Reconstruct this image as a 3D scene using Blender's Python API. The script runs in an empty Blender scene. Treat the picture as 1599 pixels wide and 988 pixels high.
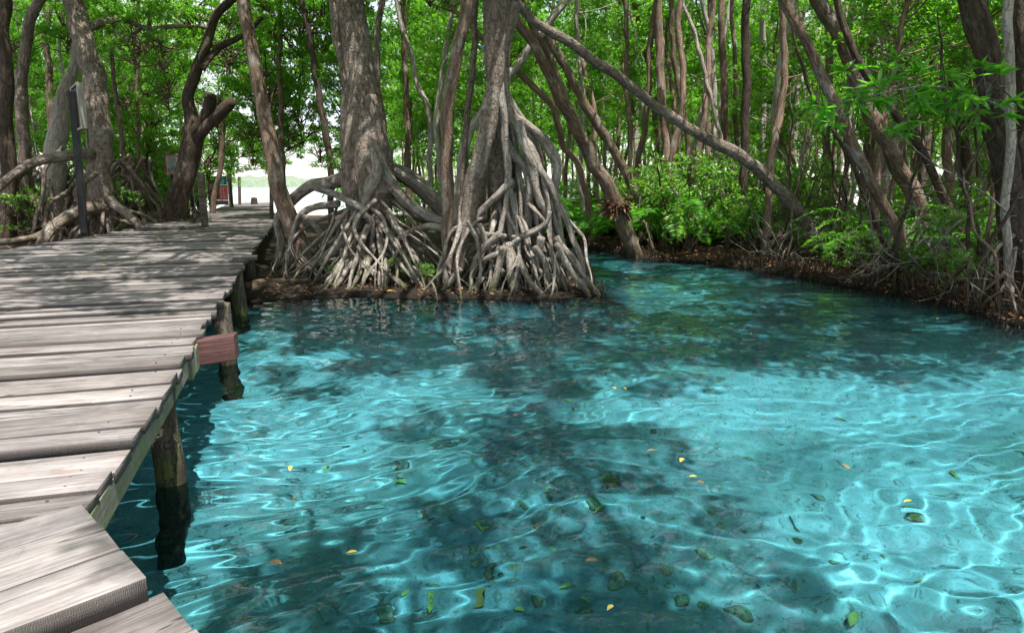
import bpy, math, random
import numpy as np
random.seed(7)
R = np.random.default_rng(11)
rad = math.radians
scene = bpy.context.scene
col = scene.collection

# ------------------------------------------------------------------ camera model
W0, H0, F, HOR, CAMH = 1599.0, 988.0, 1066.0, 288.0, 1.94
PITCH = math.atan((H0/2-HOR)/F)
cp, sp = math.cos(PITCH), math.sin(PITCH)
def ray(x, y):
    dx, dy = (x-W0/2)/F, -(y-H0/2)/F
    return np.array([dx, cp+dy*sp, -sp+dy*cp])
def at(x, y, Y):
    d = ray(x, y); t = Y/d[1]
    return np.array([d[0]*t, Y, CAMH+d[2]*t])
def on(x, y, Z=0.0):
    d = ray(x, y); t = (Z-CAMH)/d[2]
    return np.array([d[0]*t, d[1]*t, Z])
DECK = 0.74

# ------------------------------------------------------------------ object helpers
def tag(o, label=None, cat=None, group=None, kind=None):
    if label: o['label'] = label
    if cat: o['category'] = cat
    if group: o['group'] = group
    if kind: o['kind'] = kind
    return o
def empty(name, loc, label, cat, group=None):
    o = bpy.data.objects.new(name, None); col.objects.link(o)
    o.location = [float(v) for v in loc]; o.empty_display_size = .2
    return tag(o, label, cat, group)
def link(name, me, parent=None, loc=(0,0,0), rz=0.0, sc=1.0):
    o = bpy.data.objects.new(name, me); col.objects.link(o)
    o.location = [float(v) for v in loc]; o.rotation_euler = (0, 0, rz)
    o.scale = (sc, sc, sc) if np.isscalar(sc) else sc
    if parent: o.parent = parent
    return o
def copy_tree(o, parent=None):
    c = o.copy(); col.objects.link(c)
    if parent: c.parent = parent
    for ch in list(o.children): copy_tree(ch, c)
    return c

class MB:
    """collects vertices, quads and triangles for one mesh"""
    def __init__(s): s.V=[]; s.Q=[]; s.T=[]; s.B=[]; s.C=[]; s.n=0
    def add(s, v, q=None, t=None, b=None, c=None):
        v = np.asarray(v, float).reshape(-1, 3); k = len(v)
        s.V.append(v)
        s.B.append(v.copy() if b is None else np.asarray(b, float).reshape(-1, 3))
        s.C.append(np.full(k, .5) if c is None else np.broadcast_to(np.asarray(c, float), (k,)).copy())
        if q is not None and len(q): s.Q.append(np.asarray(q, int).reshape(-1, 4)+s.n)
        if t is not None and len(t): s.T.append(np.asarray(t, int).reshape(-1, 3)+s.n)
        s.n += k
    def mesh(s, name, mat, origin=(0,0,0), smooth=True):
        me = bpy.data.meshes.new(name)
        V = np.concatenate(s.V)-np.asarray(origin, float)
        Q = np.concatenate(s.Q) if s.Q else np.zeros((0,4), int)
        T = np.concatenate(s.T) if s.T else np.zeros((0,3), int)
        me.vertices.add(len(V)); me.vertices.foreach_set('co', V.astype(np.float32).ravel())
        L = np.concatenate([Q.ravel(), T.ravel()])
        me.loops.add(len(L)); me.loops.foreach_set('vertex_index', L.astype(np.int32))
        nq, nt = len(Q), len(T)
        me.polygons.add(nq+nt)
        st = np.concatenate([np.arange(nq)*4, nq*4+np.arange(nt)*3])
        me.polygons.foreach_set('loop_start', st.astype(np.int32))
        me.polygons.foreach_set('use_smooth', np.full(nq+nt, smooth))
        a = me.attributes.new('grain', 'FLOAT_VECTOR', 'POINT'); a.data.foreach_set('vector', np.concatenate(s.B).astype(np.float32).ravel())
        a = me.attributes.new('tint', 'FLOAT', 'POINT'); a.data.foreach_set('value', np.concatenate(s.C).astype(np.float32))
        me.update(calc_edges=True); me.validate()
        me.materials.append(mat)
        return me
    def build(s, name, mat, parent=None, smooth=True):
        org = tuple(parent.matrix_basis.translation) if parent and parent.type == 'EMPTY' else (0,0,0)
        return link(name, s.mesh(name, mat, org, smooth), parent)

def resample(pts, rr, step):
    P = np.asarray(pts, float); rr = np.asarray(rr, float)
    d = np.linalg.norm(np.diff(P, axis=0), axis=1)+1e-6
    t = np.concatenate([[0], np.cumsum(d)])
    m = np.empty_like(P); m[1:-1] = (P[2:]-P[:-2])/(t[2:]-t[:-2])[:,None] if len(P) > 2 else 0
    m[0] = (P[1]-P[0])/d[0]; m[-1] = (P[-1]-P[-2])/d[-1]
    n = max(3, int(math.ceil(t[-1]/step))+1)
    tt = np.linspace(0, t[-1], n)
    i = np.clip(np.searchsorted(t, tt, 'right')-1, 0, len(P)-2)
    h = d[i][:,None]; u = ((tt-t[i])/d[i])[:,None]
    out = (2*u**3-3*u**2+1)*P[i]+(u**3-2*u**2+u)*h*m[i]+(-2*u**3+3*u**2)*P[i+1]+(u**3-u**2)*h*m[i+1]
    return out, np.interp(tt, t, rr), tt

def tube(mb, pts, rr, n=8, step=.12, lump=.1, wob=0.0, cap=True, c=None, rng=R):
    P, r, s = resample(pts, rr, step)
    k = len(P)
    if wob:
        env = np.minimum(1, np.minimum(s, s[-1]-s)/(.15*s[-1]+1e-6))
        for j in range(3):
            ph = rng.uniform(0, 6.28, 3); fr = rng.uniform(1.2, 5)
            P = P+(wob*env/(j+1))[:,None]*np.sin(fr*s[:,None]*(j+1)*.7+ph)
    T = np.gradient(P, axis=0); T /= np.linalg.norm(T, axis=1)[:,None]+1e-9
    N = np.empty_like(P)
    a = np.array([1.,0,0]) if abs(T[0,0]) < .8 else np.array([0,1.,0])
    v = a-T[0]*a.dot(T[0]); v /= np.linalg.norm(v); N[0] = v
    for i in range(1, k):
        v = N[i-1]-T[i]*N[i-1].dot(T[i]); N[i] = v/(np.linalg.norm(v)+1e-9)
    Bn = np.cross(T, N)
    th = np.arange(n)*2*math.pi/n
    f = np.ones((k, n)); rm = max(float(r.mean()), .01)
    if lump:
        for j in range(5):
            fj = rng.integers(1, 4); g = rng.uniform(-1, 1)*(.5/rm if j < 3 else 1.5/rm)
            f += lump*rng.uniform(.3, .7)*np.sin(fj*th[None,:]+min(abs(g), 9)*np.sign(g)*s[:,None]+rng.uniform(0, 6.28))
    rf = r[:,None]*f
    V = P[:,None,:]+rf[:,:,None]*(np.cos(th)[None,:,None]*N[:,None,:]+np.sin(th)[None,:,None]*Bn[:,None,:])
    off = rng.uniform(0, 50)
    G = np.stack([np.broadcast_to(np.cos(th)[None]*rm, (k,n)), np.broadcast_to(np.sin(th)[None]*rm, (k,n)), np.broadcast_to(s[:,None]+off, (k,n))], -1)
    ii = np.arange(k-1)[:,None]*n; jj = np.arange(n)[None]; j2 = (jj+1) % n
    Q = np.stack([ii+jj, ii+j2, ii+n+j2, ii+n+jj], -1).reshape(-1, 4)
    V = V.reshape(-1,3); G = G.reshape(-1,3); tr = None
    if cap:
        V = np.concatenate([V, [P[-1]+T[-1]*r[-1]*.3, P[0]-T[0]*r[0]*.3]]); G = np.concatenate([G, [[0,0,s[-1]+off],[0,0,off]]])
        b = (k-1)*n; q = np.arange(n)
        tr = np.concatenate([np.stack([b+q, b+(q+1)%n, np.full(n, k*n)], -1), np.stack([(q+1)%n, q, np.full(n, k*n+1)], -1)])
    mb.add(V, Q, tr, G, rng.uniform(0,1) if c is None else c)
    return P, r

def box(mb, x0, x1, y0, y1, z0, z1, M=None, c=None, g=None):
    v = np.array([[x0,y0,z0],[x1,y0,z0],[x1,y1,z0],[x0,y1,z0],[x0,y0,z1],[x1,y0,z1],[x1,y1,z1],[x0,y1,z1]], float)
    w = v if M is None else np.array([M(p) for p in v])
    mb.add(w, [[0,3,2,1],[4,5,6,7],[0,1,5,4],[1,2,6,5],[2,3,7,6],[3,0,4,7]], None, v+(0 if g is None else g), c)

def bevel(o, w=.006, seg=2):
    m = o.modifiers.new('edge', 'BEVEL'); m.width = w; m.segments = seg; m.limit_method = 'ANGLE'; m.angle_limit = rad(40)
    return o

def unit(v): return v/(np.linalg.norm(v, axis=-1, keepdims=True)+1e-9)

def leaf_cards(mb, C, D, L, Wd, rng=R, six=False, upb=.8, c=None):
    """pointed folded leaves: base points C, directions D"""
    n = len(C); D = unit(D); L = np.broadcast_to(L, (n,))[:,None]; Wd = np.broadcast_to(Wd, (n,))[:,None]
    up = unit(rng.normal(0, 1, (n,3))*.55+np.array([0,0,upb]))
    S = unit(np.cross(D, up)); Nn = np.cross(S, D)
    fold = rng.uniform(.05, .3, (n,1))*Wd
    droop = -rng.uniform(0, .18, (n,1))*L*np.array([[0,0,1]])
    cc = rng.uniform(0, 1, n) if c is None else c
    if six:
        V = np.stack([C, C+D*L*.3+S*Wd*.42+Nn*fold, C+D*L*.68+S*Wd*.36+Nn*fold+droop*.5, C+D*L+droop,
                      C+D*L*.68-S*Wd*.36+Nn*fold+droop*.5, C+D*L*.3-S*Wd*.42+Nn*fold], 1).reshape(-1,3)
        b = np.arange(n)[:,None]*6
        Q = np.concatenate([b+np.array([[0,1,2,3]]), b+np.array([[0,3,4,5]])])
        mb.add(V, Q, None, None, np.repeat(cc, 6))
    else:
        V = np.stack([C, C+D*L*.5+S*Wd*.5+Nn*fold, C+D*L+droop, C+D*L*.5-S*Wd*.5+Nn*fold], 1).reshape(-1,3)
        mb.add(V, np.arange(n*4).reshape(-1,4), None, None, np.repeat(cc, 4))

# ------------------------------------------------------------------ materials
def nt_new(name):
    m = bpy.data.materials.new(name); m.use_nodes = True
    nt = m.node_tree; nt.nodes.clear()
    out = nt.nodes.new('ShaderNodeOutputMaterial')
    return m, nt, out
def nd(nt, t, **kw):
    n = nt.nodes.new('ShaderNode'+t)
    for k, v in kw.items():
        if k.startswith('i_'):
            key = k[2:]; key = int(key) if key.isdigit() else key.replace('_', ' ')
            n.inputs[key].default_value = v
        else: setattr(n, k, v)
    return n
def ramp(nt, src, stops):
    r = nt.nodes.new('ShaderNodeValToRGB'); e = r.color_ramp.elements
    while len(e) < len(stops): e.new(.5)
    for q, (p, cl) in zip(e, stops):
        q.position = p; q.color = (*cl, 1) if len(cl) == 3 else cl
    nt.links.new(src, r.inputs[0]); return r.outputs[0]
def mixc(nt, f, a, b, mode='MIX'):
    m = nt.nodes.new('ShaderNodeMix'); m.data_type = 'RGBA'; m.blend_type = mode
    for sock, v in ((m.inputs[0], f), (m.inputs[6], a), (m.inputs[7], b)):
        if hasattr(v, 'links'): nt.links.new(v, sock)
        elif np.isscalar(v): sock.default_value = v
        else: sock.default_value = (*v, 1)
    return m.outputs[2]
def math_(nt, op, a, b=0.0, clamp=False):
    m = nt.nodes.new('ShaderNodeMath'); m.operation = op; m.use_clamp = clamp
    for sock, v in ((m.inputs[0], a), (m.inputs[1], b)):
        if hasattr(v, 'links'): nt.links.new(v, sock)
        else: sock.default_value = v
    return m.outputs[0]
def noise(nt, vec, scale, detail=4, rough=.6, dist=0.0):
    n = nd(nt, 'TexNoise', i_Scale=scale, i_Detail=detail, i_Roughness=rough, i_Distortion=dist)
    if vec is not None: nt.links.new(vec, n.inputs['Vector'])
    return n.outputs[0]
def mapping(nt, vec, sc=(1,1,1), loc=(0,0,0)):
    m = nd(nt, 'Mapping'); m.inputs['Scale'].default_value = sc; m.inputs['Location'].default_value = loc
    nt.links.new(vec, m.inputs['Vector']); return m.outputs[0]
def attr(nt, name):
    return nd(nt, 'Attribute', attribute_name=name)
def finish(nt, out, colr, bump=None, strength=.3, dist=.02, rough=.85, spec=.3):
    p = nd(nt, 'BsdfPrincipled'); p.inputs['Specular IOR Level'].default_value = spec
    nt.links.new(colr, p.inputs['Base Color'])
    if hasattr(rough, 'links'): nt.links.new(rough, p.inputs['Roughness'])
    else: p.inputs['Roughness'].default_value = rough
    if bump is not None:
        b = nd(nt, 'Bump', i_Strength=strength, i_Distance=dist)
        nt.links.new(bump, b.inputs['Height']); nt.links.new(b.outputs[0], p.inputs['Normal'])
    nt.links.new(p.outputs[0], out.inputs['Surface'])
    return p

def nd_noise_col(nt, vec):
    n = nd(nt, 'TexNoise', i_Scale=9.0, i_Detail=3.0); nt.links.new(vec, n.inputs['Vector']); return n.outputs['Color']
def bark_mat(name, dark, mid, light, streak=.22, lichen=(.42,.41,.37), lich=.62, moss=0.0, rings=0.0):
    m, nt, out = nt_new(name)
    g = attr(nt, 'grain').outputs['Vector']
    a = noise(nt, mapping(nt, g, (1,1,streak)), 20, 9, .74, .5)
    b = noise(nt, mapping(nt, g, (1,1,.7)), 3.2, 4, .6)
    c = ramp(nt, a, [(.3, dark), (.52, mid), (.72, light)])
    f = ramp(nt, b, [(lich-.08, (0,0,0)), (lich+.1, (1,1,1))])
    c = mixc(nt, math_(nt, 'MULTIPLY', f, .7), c, lichen)
    d = noise(nt, g, 1.1, 3, .5)
    c = mixc(nt, .55, c, ramp(nt, d, [(.3, (.45,.42,.4)), (.7, (1.2,1.2,1.2))]), 'MULTIPLY')
    geo = nd(nt, 'NewGeometry'); sx = nd(nt, 'SeparateXYZ'); nt.links.new(geo.outputs['Position'], sx.inputs[0])
    # mud, algae and wet wood close to the water level
    z = math_(nt, 'ADD', sx.outputs[2], math_(nt, 'MULTIPLY', math_(nt, 'SUBTRACT', noise(nt, geo.outputs['Position'], 5, 3), .5), .35))
    wet = ramp(nt, z, [(.06, (1,1,1)), (.3, (0,0,0))])
    c = mixc(nt, math_(nt, 'MULTIPLY', wet, .8), c, (.035,.032,.02))
    if moss:
        k = ramp(nt, noise(nt, g, 4, 4), [(.5, (0,0,0)), (.62, (1,1,1))])
        k2 = ramp(nt, z, [(.1, (1,1,1)), (.75, (0,0,0))])
        c = mixc(nt, math_(nt, 'MULTIPLY', math_(nt, 'MULTIPLY', k, k2), moss), c, (.09,.12,.035))
    h = a
    if rings:
        rg = noise(nt, mapping(nt, g, (.35,.35,2.2)), 9, 4, .6)
        h = math_(nt, 'ADD', a, math_(nt, 'MULTIPLY', rg, rings))
        c = mixc(nt, .35, c, ramp(nt, rg, [(.35, (.5,.48,.46)), (.65, (1.25,1.25,1.25))]), 'MULTIPLY')
    v = nd(nt, 'TexVoronoi', i_Scale=16.0); v.feature = 'DISTANCE_TO_EDGE'
    nt.links.new(mapping(nt, mixc(nt, .12, g, nd_noise_col(nt, g)), (1,1,streak*.8)), v.inputs['Vector'])
    fs = ramp(nt, v.outputs['Distance'], [(.0, (0,0,0)), (.09, (1,1,1))])
    c = mixc(nt, .5, c, mixc(nt, fs, (.35,.32,.3), (1.06,1.06,1.06)), 'MULTIPLY')
    h = math_(nt, 'ADD', h, math_(nt, 'MULTIPLY', fs, .5))
    finish(nt, out, c, h, 1.0, .025, .88, .2)
    return m

MAT = {}
MAT['bark_grey'] = bark_mat('grey_mangrove_bark', (.095,.072,.056), (.235,.19,.155), (.36,.31,.265), .4, (.42,.39,.34), rings=.8)
MAT['bark_root'] = bark_mat('pale_root_bark', (.10,.085,.068), (.27,.235,.2), (.43,.39,.34), .3, (.5,.475,.43), .57, moss=.8)
MAT['bark_brown'] = bark_mat('brown_bark', (.075,.05,.035), (.20,.14,.10), (.33,.25,.195), .16)
MAT['bark_red'] = bark_mat('reddish_bark', (.12,.075,.058), (.29,.195,.15), (.45,.34,.27), .12)
MAT['bark_pale'] = bark_mat('pale_bark', (.22,.19,.165), (.45,.40,.35), (.62,.57,.52), .2)
MAT['bark_dark'] = bark_mat('dark_bark', (.035,.026,.02), (.085,.062,.047), (.16,.125,.1), .2, (.2,.19,.17), .66)
MAT['twig'] = bark_mat('dry_twig_bark', (.16,.14,.12), (.3,.27,.24), (.45,.42,.38), .3)

def leaf_mat(name, stops, trans, tw=.5, gl=.06):
    m, nt, out = nt_new(name)
    t = attr(nt, 'tint').outputs['Fac']
    oi = nd(nt, 'ObjectInfo')
    c = ramp(nt, t, stops)
    c = mixc(nt, .6, c, ramp(nt, oi.outputs['Random'], [(0, (.75,.8,.6)), (1, (1.2,1.15,1.1))]), 'MULTIPLY')
    d = nd(nt, 'BsdfDiffuse'); nt.links.new(c, d.inputs[0])
    tr = nd(nt, 'BsdfTranslucent'); nt.links.new(mixc(nt, 1., c, trans, 'MULTIPLY'), tr.inputs[0])
    g = nd(nt, 'BsdfGlossy', i_Roughness=.45); g.inputs[0].default_value = (.85,.9,.85,1)
    a = nd(nt, 'MixShader', i_0=tw); nt.links.new(d.outputs[0], a.inputs[1]); nt.links.new(tr.outputs[0], a.inputs[2])
    b = nd(nt, 'MixShader', i_0=gl*.7); nt.links.new(a.outputs[0], b.inputs[1]); nt.links.new(g.outputs[0], b.inputs[2])
    nt.links.new(b.outputs[0], out.inputs['Surface'])
    return m
LG = [(0, (.04,.10,.016)), (.45, (.085,.19,.022)), (.8, (.14,.26,.025)), (.97, (.12,.2,.02)), (1, (.3,.2,.03))]
MAT['leaf'] = leaf_mat('mangrove_leaf', LG, (3.0,3.8,1.4), .55, .07)
MAT['leaf_near'] = leaf_mat('broad_leaf', LG, (2.6,3.2,1.6), .45, .09)
MAT['fern'] = leaf_mat('fern_leaf', [(0, (.045,.13,.018)), (.6, (.065,.19,.02)), (1, (.12,.26,.025))], (2.9,3.7,1.4), .5, .05)
m, nt, out = nt_new('fallen_leaf')
c = ramp(nt, attr(nt, 'tint').outputs['Fac'], [(0, (.07,.04,.022)), (.35, (.16,.085,.045)), (.6, (.30,.15,.07)), (.78, (.42,.17,.04)), (.92, (.5,.3,.05)), (1, (.42,.36,.28))])
finish(nt, out, c, None, rough=.6, spec=.35); MAT['litter'] = m
m, nt, out = nt_new('yellow_leaf')
c = ramp(nt, nd(nt, 'ObjectInfo').outputs['Random'], [(0, (.42,.34,.05)), (.5, (.5,.42,.1)), (.75, (.34,.17,.04)), (1, (.2,.14,.07))])
finish(nt, out, c, None, rough=.45, spec=.4); MAT['yleaf'] = m

def wood_mat(name, cols, green=0.0, saw=0.0, rough=.8):
    m, nt, out = nt_new(name)
    g = attr(nt, 'grain').outputs['Vector']; t = attr(nt, 'tint').outputs['Fac']
    a = noise(nt, mapping(nt, g, (.7,26,26)), 2.2, 7, .62, .6)
    b = noise(nt, mapping(nt, g, (.9,3.2,3.2)), 1.6, 5, .65, .3)
    fine = noise(nt, mapping(nt, g, (3,90,90)), 2.2, 4, .6)
    c = ramp(nt, a, [(.25, cols[0]), (.45, cols[1]), (.68, cols[2])])
    st = ramp(nt, b, [(.3, (.42,.37,.36)), (.48, (.85,.84,.86)), (.7, (1.3,1.25,1.22))])
    c = mixc(nt, .85, c, st, 'MULTIPLY')
    c = mixc(nt, .8, c, ramp(nt, t, [(0, (.6,.59,.59)), (.35, (.93,.9,.88)), (.6, (.93,.93,.97)), (1, (1.2,1.2,1.2))]), 'MULTIPLY')
    c = mixc(nt, .22, c, ramp(nt, fine, [(.35, (.5,.48,.47)), (.6, (1.1,1.1,1.1))]), 'MULTIPLY')
    c = mixc(nt, .5, c, ramp(nt, noise(nt, mapping(nt, g, (1,1.6,1.6)), 5.5, 5, .65, .8), [(.34, (.55,.53,.53)), (.52, (1.02,1.02,1.02)), (.7, (1.18,1.17,1.16))]), 'MULTIPLY')
    # long drying cracks
    ck = noise(nt, mapping(nt, g, (.32,9,9), (3,7,1)), 1.8, 3, .5, .5)
    cr = ramp(nt, math_(nt, 'ABSOLUTE', math_(nt, 'SUBTRACT', ck, .5)), [(.004, (1,1,1)), (.014, (0,0,0))])
    ckm = ramp(nt, noise(nt, mapping(nt, g, (1.1,3,3), (9,2,4)), 1.3, 2), [(.5, (0,0,0)), (.56, (1,1,1))])
    cr = math_(nt, 'MULTIPLY', cr, ckm)
    c = mixc(nt, math_(nt, 'MULTIPLY', cr, .85), c, (.03,.025,.022))
    # knots and rusty nail stains
    v = nd(nt, 'TexVoronoi', i_Scale=1.0); v.inputs['Randomness'].default_value = 1.0
    nt.links.new(mapping(nt, g, (1.6,4.6,.01)), v.inputs['Vector'])
    kn = ramp(nt, v.outputs['Distance'], [(.05, (1,1,1)), (.14, (0,0,0))])
    c = mixc(nt, math_(nt, 'MULTIPLY', kn, .6), c, (.2,.09,.05))
    if green:
        k = ramp(nt, noise(nt, g, 5, 4), [(.38, (0,0,0)), (.58, (1,1,1))])
        c = mixc(nt, math_(nt, 'MULTIPLY', k, green), c, (.11,.16,.05))
    h = math_(nt, 'SUBTRACT', math_(nt, 'ADD', math_(nt, 'MULTIPLY', a, .8), math_(nt, 'MULTIPLY', fine, .5)), cr)
    if saw:
        w = nd(nt, 'TexWave', i_Scale=52.0, i_Distortion=7.0, i_Detail=3.0); w.bands_direction = 'X'
        nt.links.new(mapping(nt, g, (1,.2,.7)), w.inputs['Vector'])
        gn = nd(nt, 'NewGeometry'); sn = nd(nt, 'SeparateXYZ'); nt.links.new(gn.outputs['True Normal'], sn.inputs[0])
        side = ramp(nt, math_(nt, 'ABSOLUTE', sn.outputs[2]), [(.3, (1,1,1)), (.6, (0,0,0))])
        c = mixc(nt, math_(nt, 'MULTIPLY', side, .8), c, mixc(nt, w.outputs[0], (.045,.038,.033), (.085,.074,.066)))
        h = math_(nt, 'ADD', h, math_(nt, 'MULTIPLY', math_(nt, 'MULTIPLY', w.outputs[0], side), .8))
    finish(nt, out, c, h, .55, .008, rough, .3)
    return m
MAT['plank'] = wood_mat('weathered_plank', ((.13,.112,.102), (.24,.218,.205), (.335,.315,.302)), saw=1)
MAT['fascia'] = wood_mat('mossy_edge_beam', ((.1,.085,.07), (.22,.2,.17), (.34,.31,.27)), green=.75)
MAT['beam'] = wood_mat('dark_beam', ((.05,.04,.034), (.11,.09,.075), (.2,.17,.145)))
MAT['redwood'] = wood_mat('red_hardwood', ((.05,.023,.02), (.105,.05,.043), (.17,.095,.082)))
MAT['post'] = bark_mat('old_post_wood', (.045,.036,.028), (.12,.098,.075), (.22,.185,.145), .1, (.3,.27,.22), .7, moss=.9)
m, nt, out = nt_new('algae_stone')
g = attr(nt, 'grain').outputs['Vector']; oi = nd(nt, 'ObjectInfo')
c = ramp(nt, noise(nt, g, 3.5, 5, .65), [(.3, (.14,.12,.075)), (.5, (.27,.235,.16)), (.7, (.42,.39,.32))])
c = mixc(nt, .8, c, ramp(nt, oi.outputs['Random'], [(0, (.5,.42,.3)), (.4, (.85,.95,.7)), (1, (1.5,1.45,1.3))]), 'MULTIPLY')
finish(nt, out, c, noise(nt, g, 9, 4), .5, .03, .9, .2); MAT['stone'] = m
def plain(name, c, rough=.6, spec=.3, sc=6, var=.25):
    m, nt, out = nt_new(name)
    tc = nd(nt, 'TexCoord')
    n = noise(nt, tc.outputs['Object'], sc, 5)
    cc = mixc(nt, 1., c, ramp(nt, n, [(.3, (1-var,)*3), (.7, (1+var,)*3)]), 'MULTIPLY')
    finish(nt, out, cc, n, .2, .01, rough, spec); return m
MAT['signblack'] = plain('black_painted_post', (.02,.02,.022), .5)
MAT['signback'] = plain('bare_sign_back', (.09,.065,.05), .7)
MAT['signedge'] = plain('pale_sign_edge', (.24,.225,.2), .6)
MAT['signframe'] = plain('rusty_red_frame', (.25,.1,.05), .7)
MAT['signpic'] = plain('faded_sign_sheet', (.42,.42,.4), .5)
MAT['signink'] = plain('sign_ink', (.14,.16,.17), .5)
MAT['teal'] = plain('teal_panel', (.025,.12,.13), .5)
MAT['red'] = plain('red_panel', (.16,.03,.03), .5)
MAT['black'] = plain('dark_panel', (.03,.025,.025), .6)
MAT['brick'] = plain('pale_lines', (.26,.19,.17), .6)
MAT['nest'] = plain('termite_nest', (.03,.024,.02), .95, .1, 18, .4)

# ------------------------------------------------------------------ shoreline and terrain
shore_px = [(395,476),(440,470),(485,467),(560,463),(640,466),(700,468),(760,468),(820,468),(880,466),(936,462),
            (926,446),(912,428),(902,412),(888,398),(872,388),(868,384)]
island_side = [on(*p)[:2] for p in shore_px]
bank_px = [(900,385.5),(950,392),(968,397),(1000,403),(1060,409),(1120,414),(1200,424),(1280,438),(1340,449),(1420,464),(1500,482),(1599,512)]
far_side = [on(*p)[:2] for p in bank_px]
POOL = np.array([(-22,-2.5),(-22,11.5),(-15,13.2),(-9.5,13.0),(-6.2,12.4)] + [tuple(p) for p in island_side] + [tuple(p) for p in far_side]
                + [(8.6,8.2),(10.5,6.6),(12.5,4.5),(13.1,1),(12,-2.5)])
def sdf(x, y):
    """signed distance to the shoreline, positive over water"""
    x = np.asarray(x, float); y = np.asarray(y, float)
    A = POOL; B = np.roll(POOL, -1, 0)
    d = np.full(x.shape, 1e9); ins = np.zeros(x.shape, bool)
    for (ax, ay), (bx, by) in zip(A, B):
        ex, ey = bx-ax, by-ay
        t = np.clip(((x-ax)*ex+(y-ay)*ey)/(ex*ex+ey*ey+1e-12), 0, 1)
        d = np.minimum(d, np.hypot(x-ax-t*ex, y-ay-t*ey))
        cr = ((ay > y) != (by > y)) & (x < (bx-ax)*(y-ay)/(by-ay+1e-12)+ax)
        ins ^= cr
    return np.where(ins, d, -d)
_ph = R.uniform(0, 6.28, (14, 2)); _fr = R.uniform(.25, 2.6, 14); _an = R.uniform(0, 6.28, 14)
def wav(x, y, lo=0, hi=14):
    z = np.zeros_like(np.asarray(x, float))
    for k in range(lo, hi):
        z = z+np.sin(_fr[k]*(x*np.cos(_an[k])+y*np.sin(_an[k]))*2+_ph[k,0])/(1+_fr[k]*1.2)
    return z/4
def ground_h(x, y):
    d = sdf(x, y)+.16*wav(x*2.1+3, y*2.1)
    w = wav(x, y)
    land = .05+.24*(1-np.exp(np.minimum(d, 0)/.9))+.10*w
    land = land*(1-.62*np.clip((18-y)/2, 0, 1)*np.clip((2.6-x)/.8, 0, 1))
    land = land*(1-.35*np.clip((x-2.8)/1., 0, 1)*np.clip((d+2.5)/1.5, 0, 1))
    D = 1.30+.14*w+.10*wav(x*2.7, y*2.7)
    t = np.clip(d/1.5, 0, 1)
    bed = -.14-(D-.14)*(t*t*(3-2*t))**.8
    k = np.clip((d+.10)/.2, 0, 1); k = k*k*(3-2*k)
    h = land*(1-k)+bed*k
    beach = np.clip((y-43+.25*(x+14))/8, 0, 1)*np.clip((-7-x)/4, 0, 1)
    return h-beach*1.2
def gh(x, y): return float(ground_h(np.array([x]), np.array([y]))[0])
def axis(lo, hi, core, dc, grow=1.12):
    a = list(np.arange(core[0], core[1], dc)); s = dc; v = core[0]
    pre = []
    while v > lo: s *= grow; v -= s; pre.append(v)
    s = dc; v = a[-1]; post = []
    while v < hi: s *= grow; v += s; post.append(v)
    return np.array(pre[::-1]+a+post)
def sheet(xs, ys, hf):
    X, Y = np.meshgrid(xs, ys); Z = hf(X.ravel(), Y.ravel())
    nx = len(xs); ny = len(ys)
    i = np.arange(ny-1)[:,None]*nx; j = np.arange(nx-1)[None]
    Q = np.stack([i+j, i+j+1, i+nx+j+1, i+nx+j], -1).reshape(-1,4)
    return np.stack([X.ravel(), Y.ravel(), Z], -1), Q

m, nt, out = nt_new('ground_and_bed')
geo = nd(nt, 'NewGeometry'); pos = geo.outputs['Position']
sx = nd(nt, 'SeparateXYZ'); nt.links.new(pos, sx.inputs[0])
n1 = noise(nt, pos, 1.3, 6, .62); n2 = noise(nt, pos, 9, 5, .65); n3 = noise(nt, pos, .55, 4, .55); n4 = noise(nt, pos, 38, 4, .7)
soil = ramp(nt, n2, [(.3, (.014,.011,.008)), (.5, (.035,.026,.018)), (.68, (.08,.052,.034)), (.8, (.14,.09,.06))])
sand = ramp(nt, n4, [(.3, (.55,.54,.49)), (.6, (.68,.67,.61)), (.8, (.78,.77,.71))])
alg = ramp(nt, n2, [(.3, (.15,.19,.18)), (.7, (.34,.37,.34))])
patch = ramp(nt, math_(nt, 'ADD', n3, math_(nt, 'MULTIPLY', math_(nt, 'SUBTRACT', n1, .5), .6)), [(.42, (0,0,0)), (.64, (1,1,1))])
# paler and darker patches of bed colour at set spots (vertex attribute)
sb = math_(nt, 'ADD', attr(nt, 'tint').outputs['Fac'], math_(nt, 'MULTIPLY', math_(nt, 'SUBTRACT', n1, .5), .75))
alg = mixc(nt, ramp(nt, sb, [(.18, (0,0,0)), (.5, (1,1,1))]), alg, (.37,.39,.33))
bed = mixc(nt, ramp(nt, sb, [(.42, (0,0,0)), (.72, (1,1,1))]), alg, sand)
nb = noise(nt, pos, 4.2, 5, .7)
bed = mixc(nt, .5, bed, ramp(nt, nb, [(.36, (.55,.58,.52)), (.56, (1.08,1.08,1.08))]), 'MULTIPLY')
deb = ramp(nt, noise(nt, pos, 11, 4, .55, 1.8), [(.58, (0,0,0)), (.66, (1,1,1))])
bed = mixc(nt, math_(nt, 'MULTIPLY', deb, .65), bed, (.13,.105,.05))
zb = ramp(nt, sx.outputs[2], [(0, (1,1,1)), (1, (1,1,1))])
mz = nd(nt, 'MapRange'); nt.links.new(sx.outputs[2], mz.inputs[0]); mz.inputs[1].default_value = -.75; mz.inputs[2].default_value = -.1
soil = mixc(nt, 1., soil, ramp(nt, sx.outputs[2], [(.02, (.32,.32,.34)), (.22, (1,1,1))]), 'MULTIPLY')
c = mixc(nt, mz.outputs[0], bed, soil)
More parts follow.
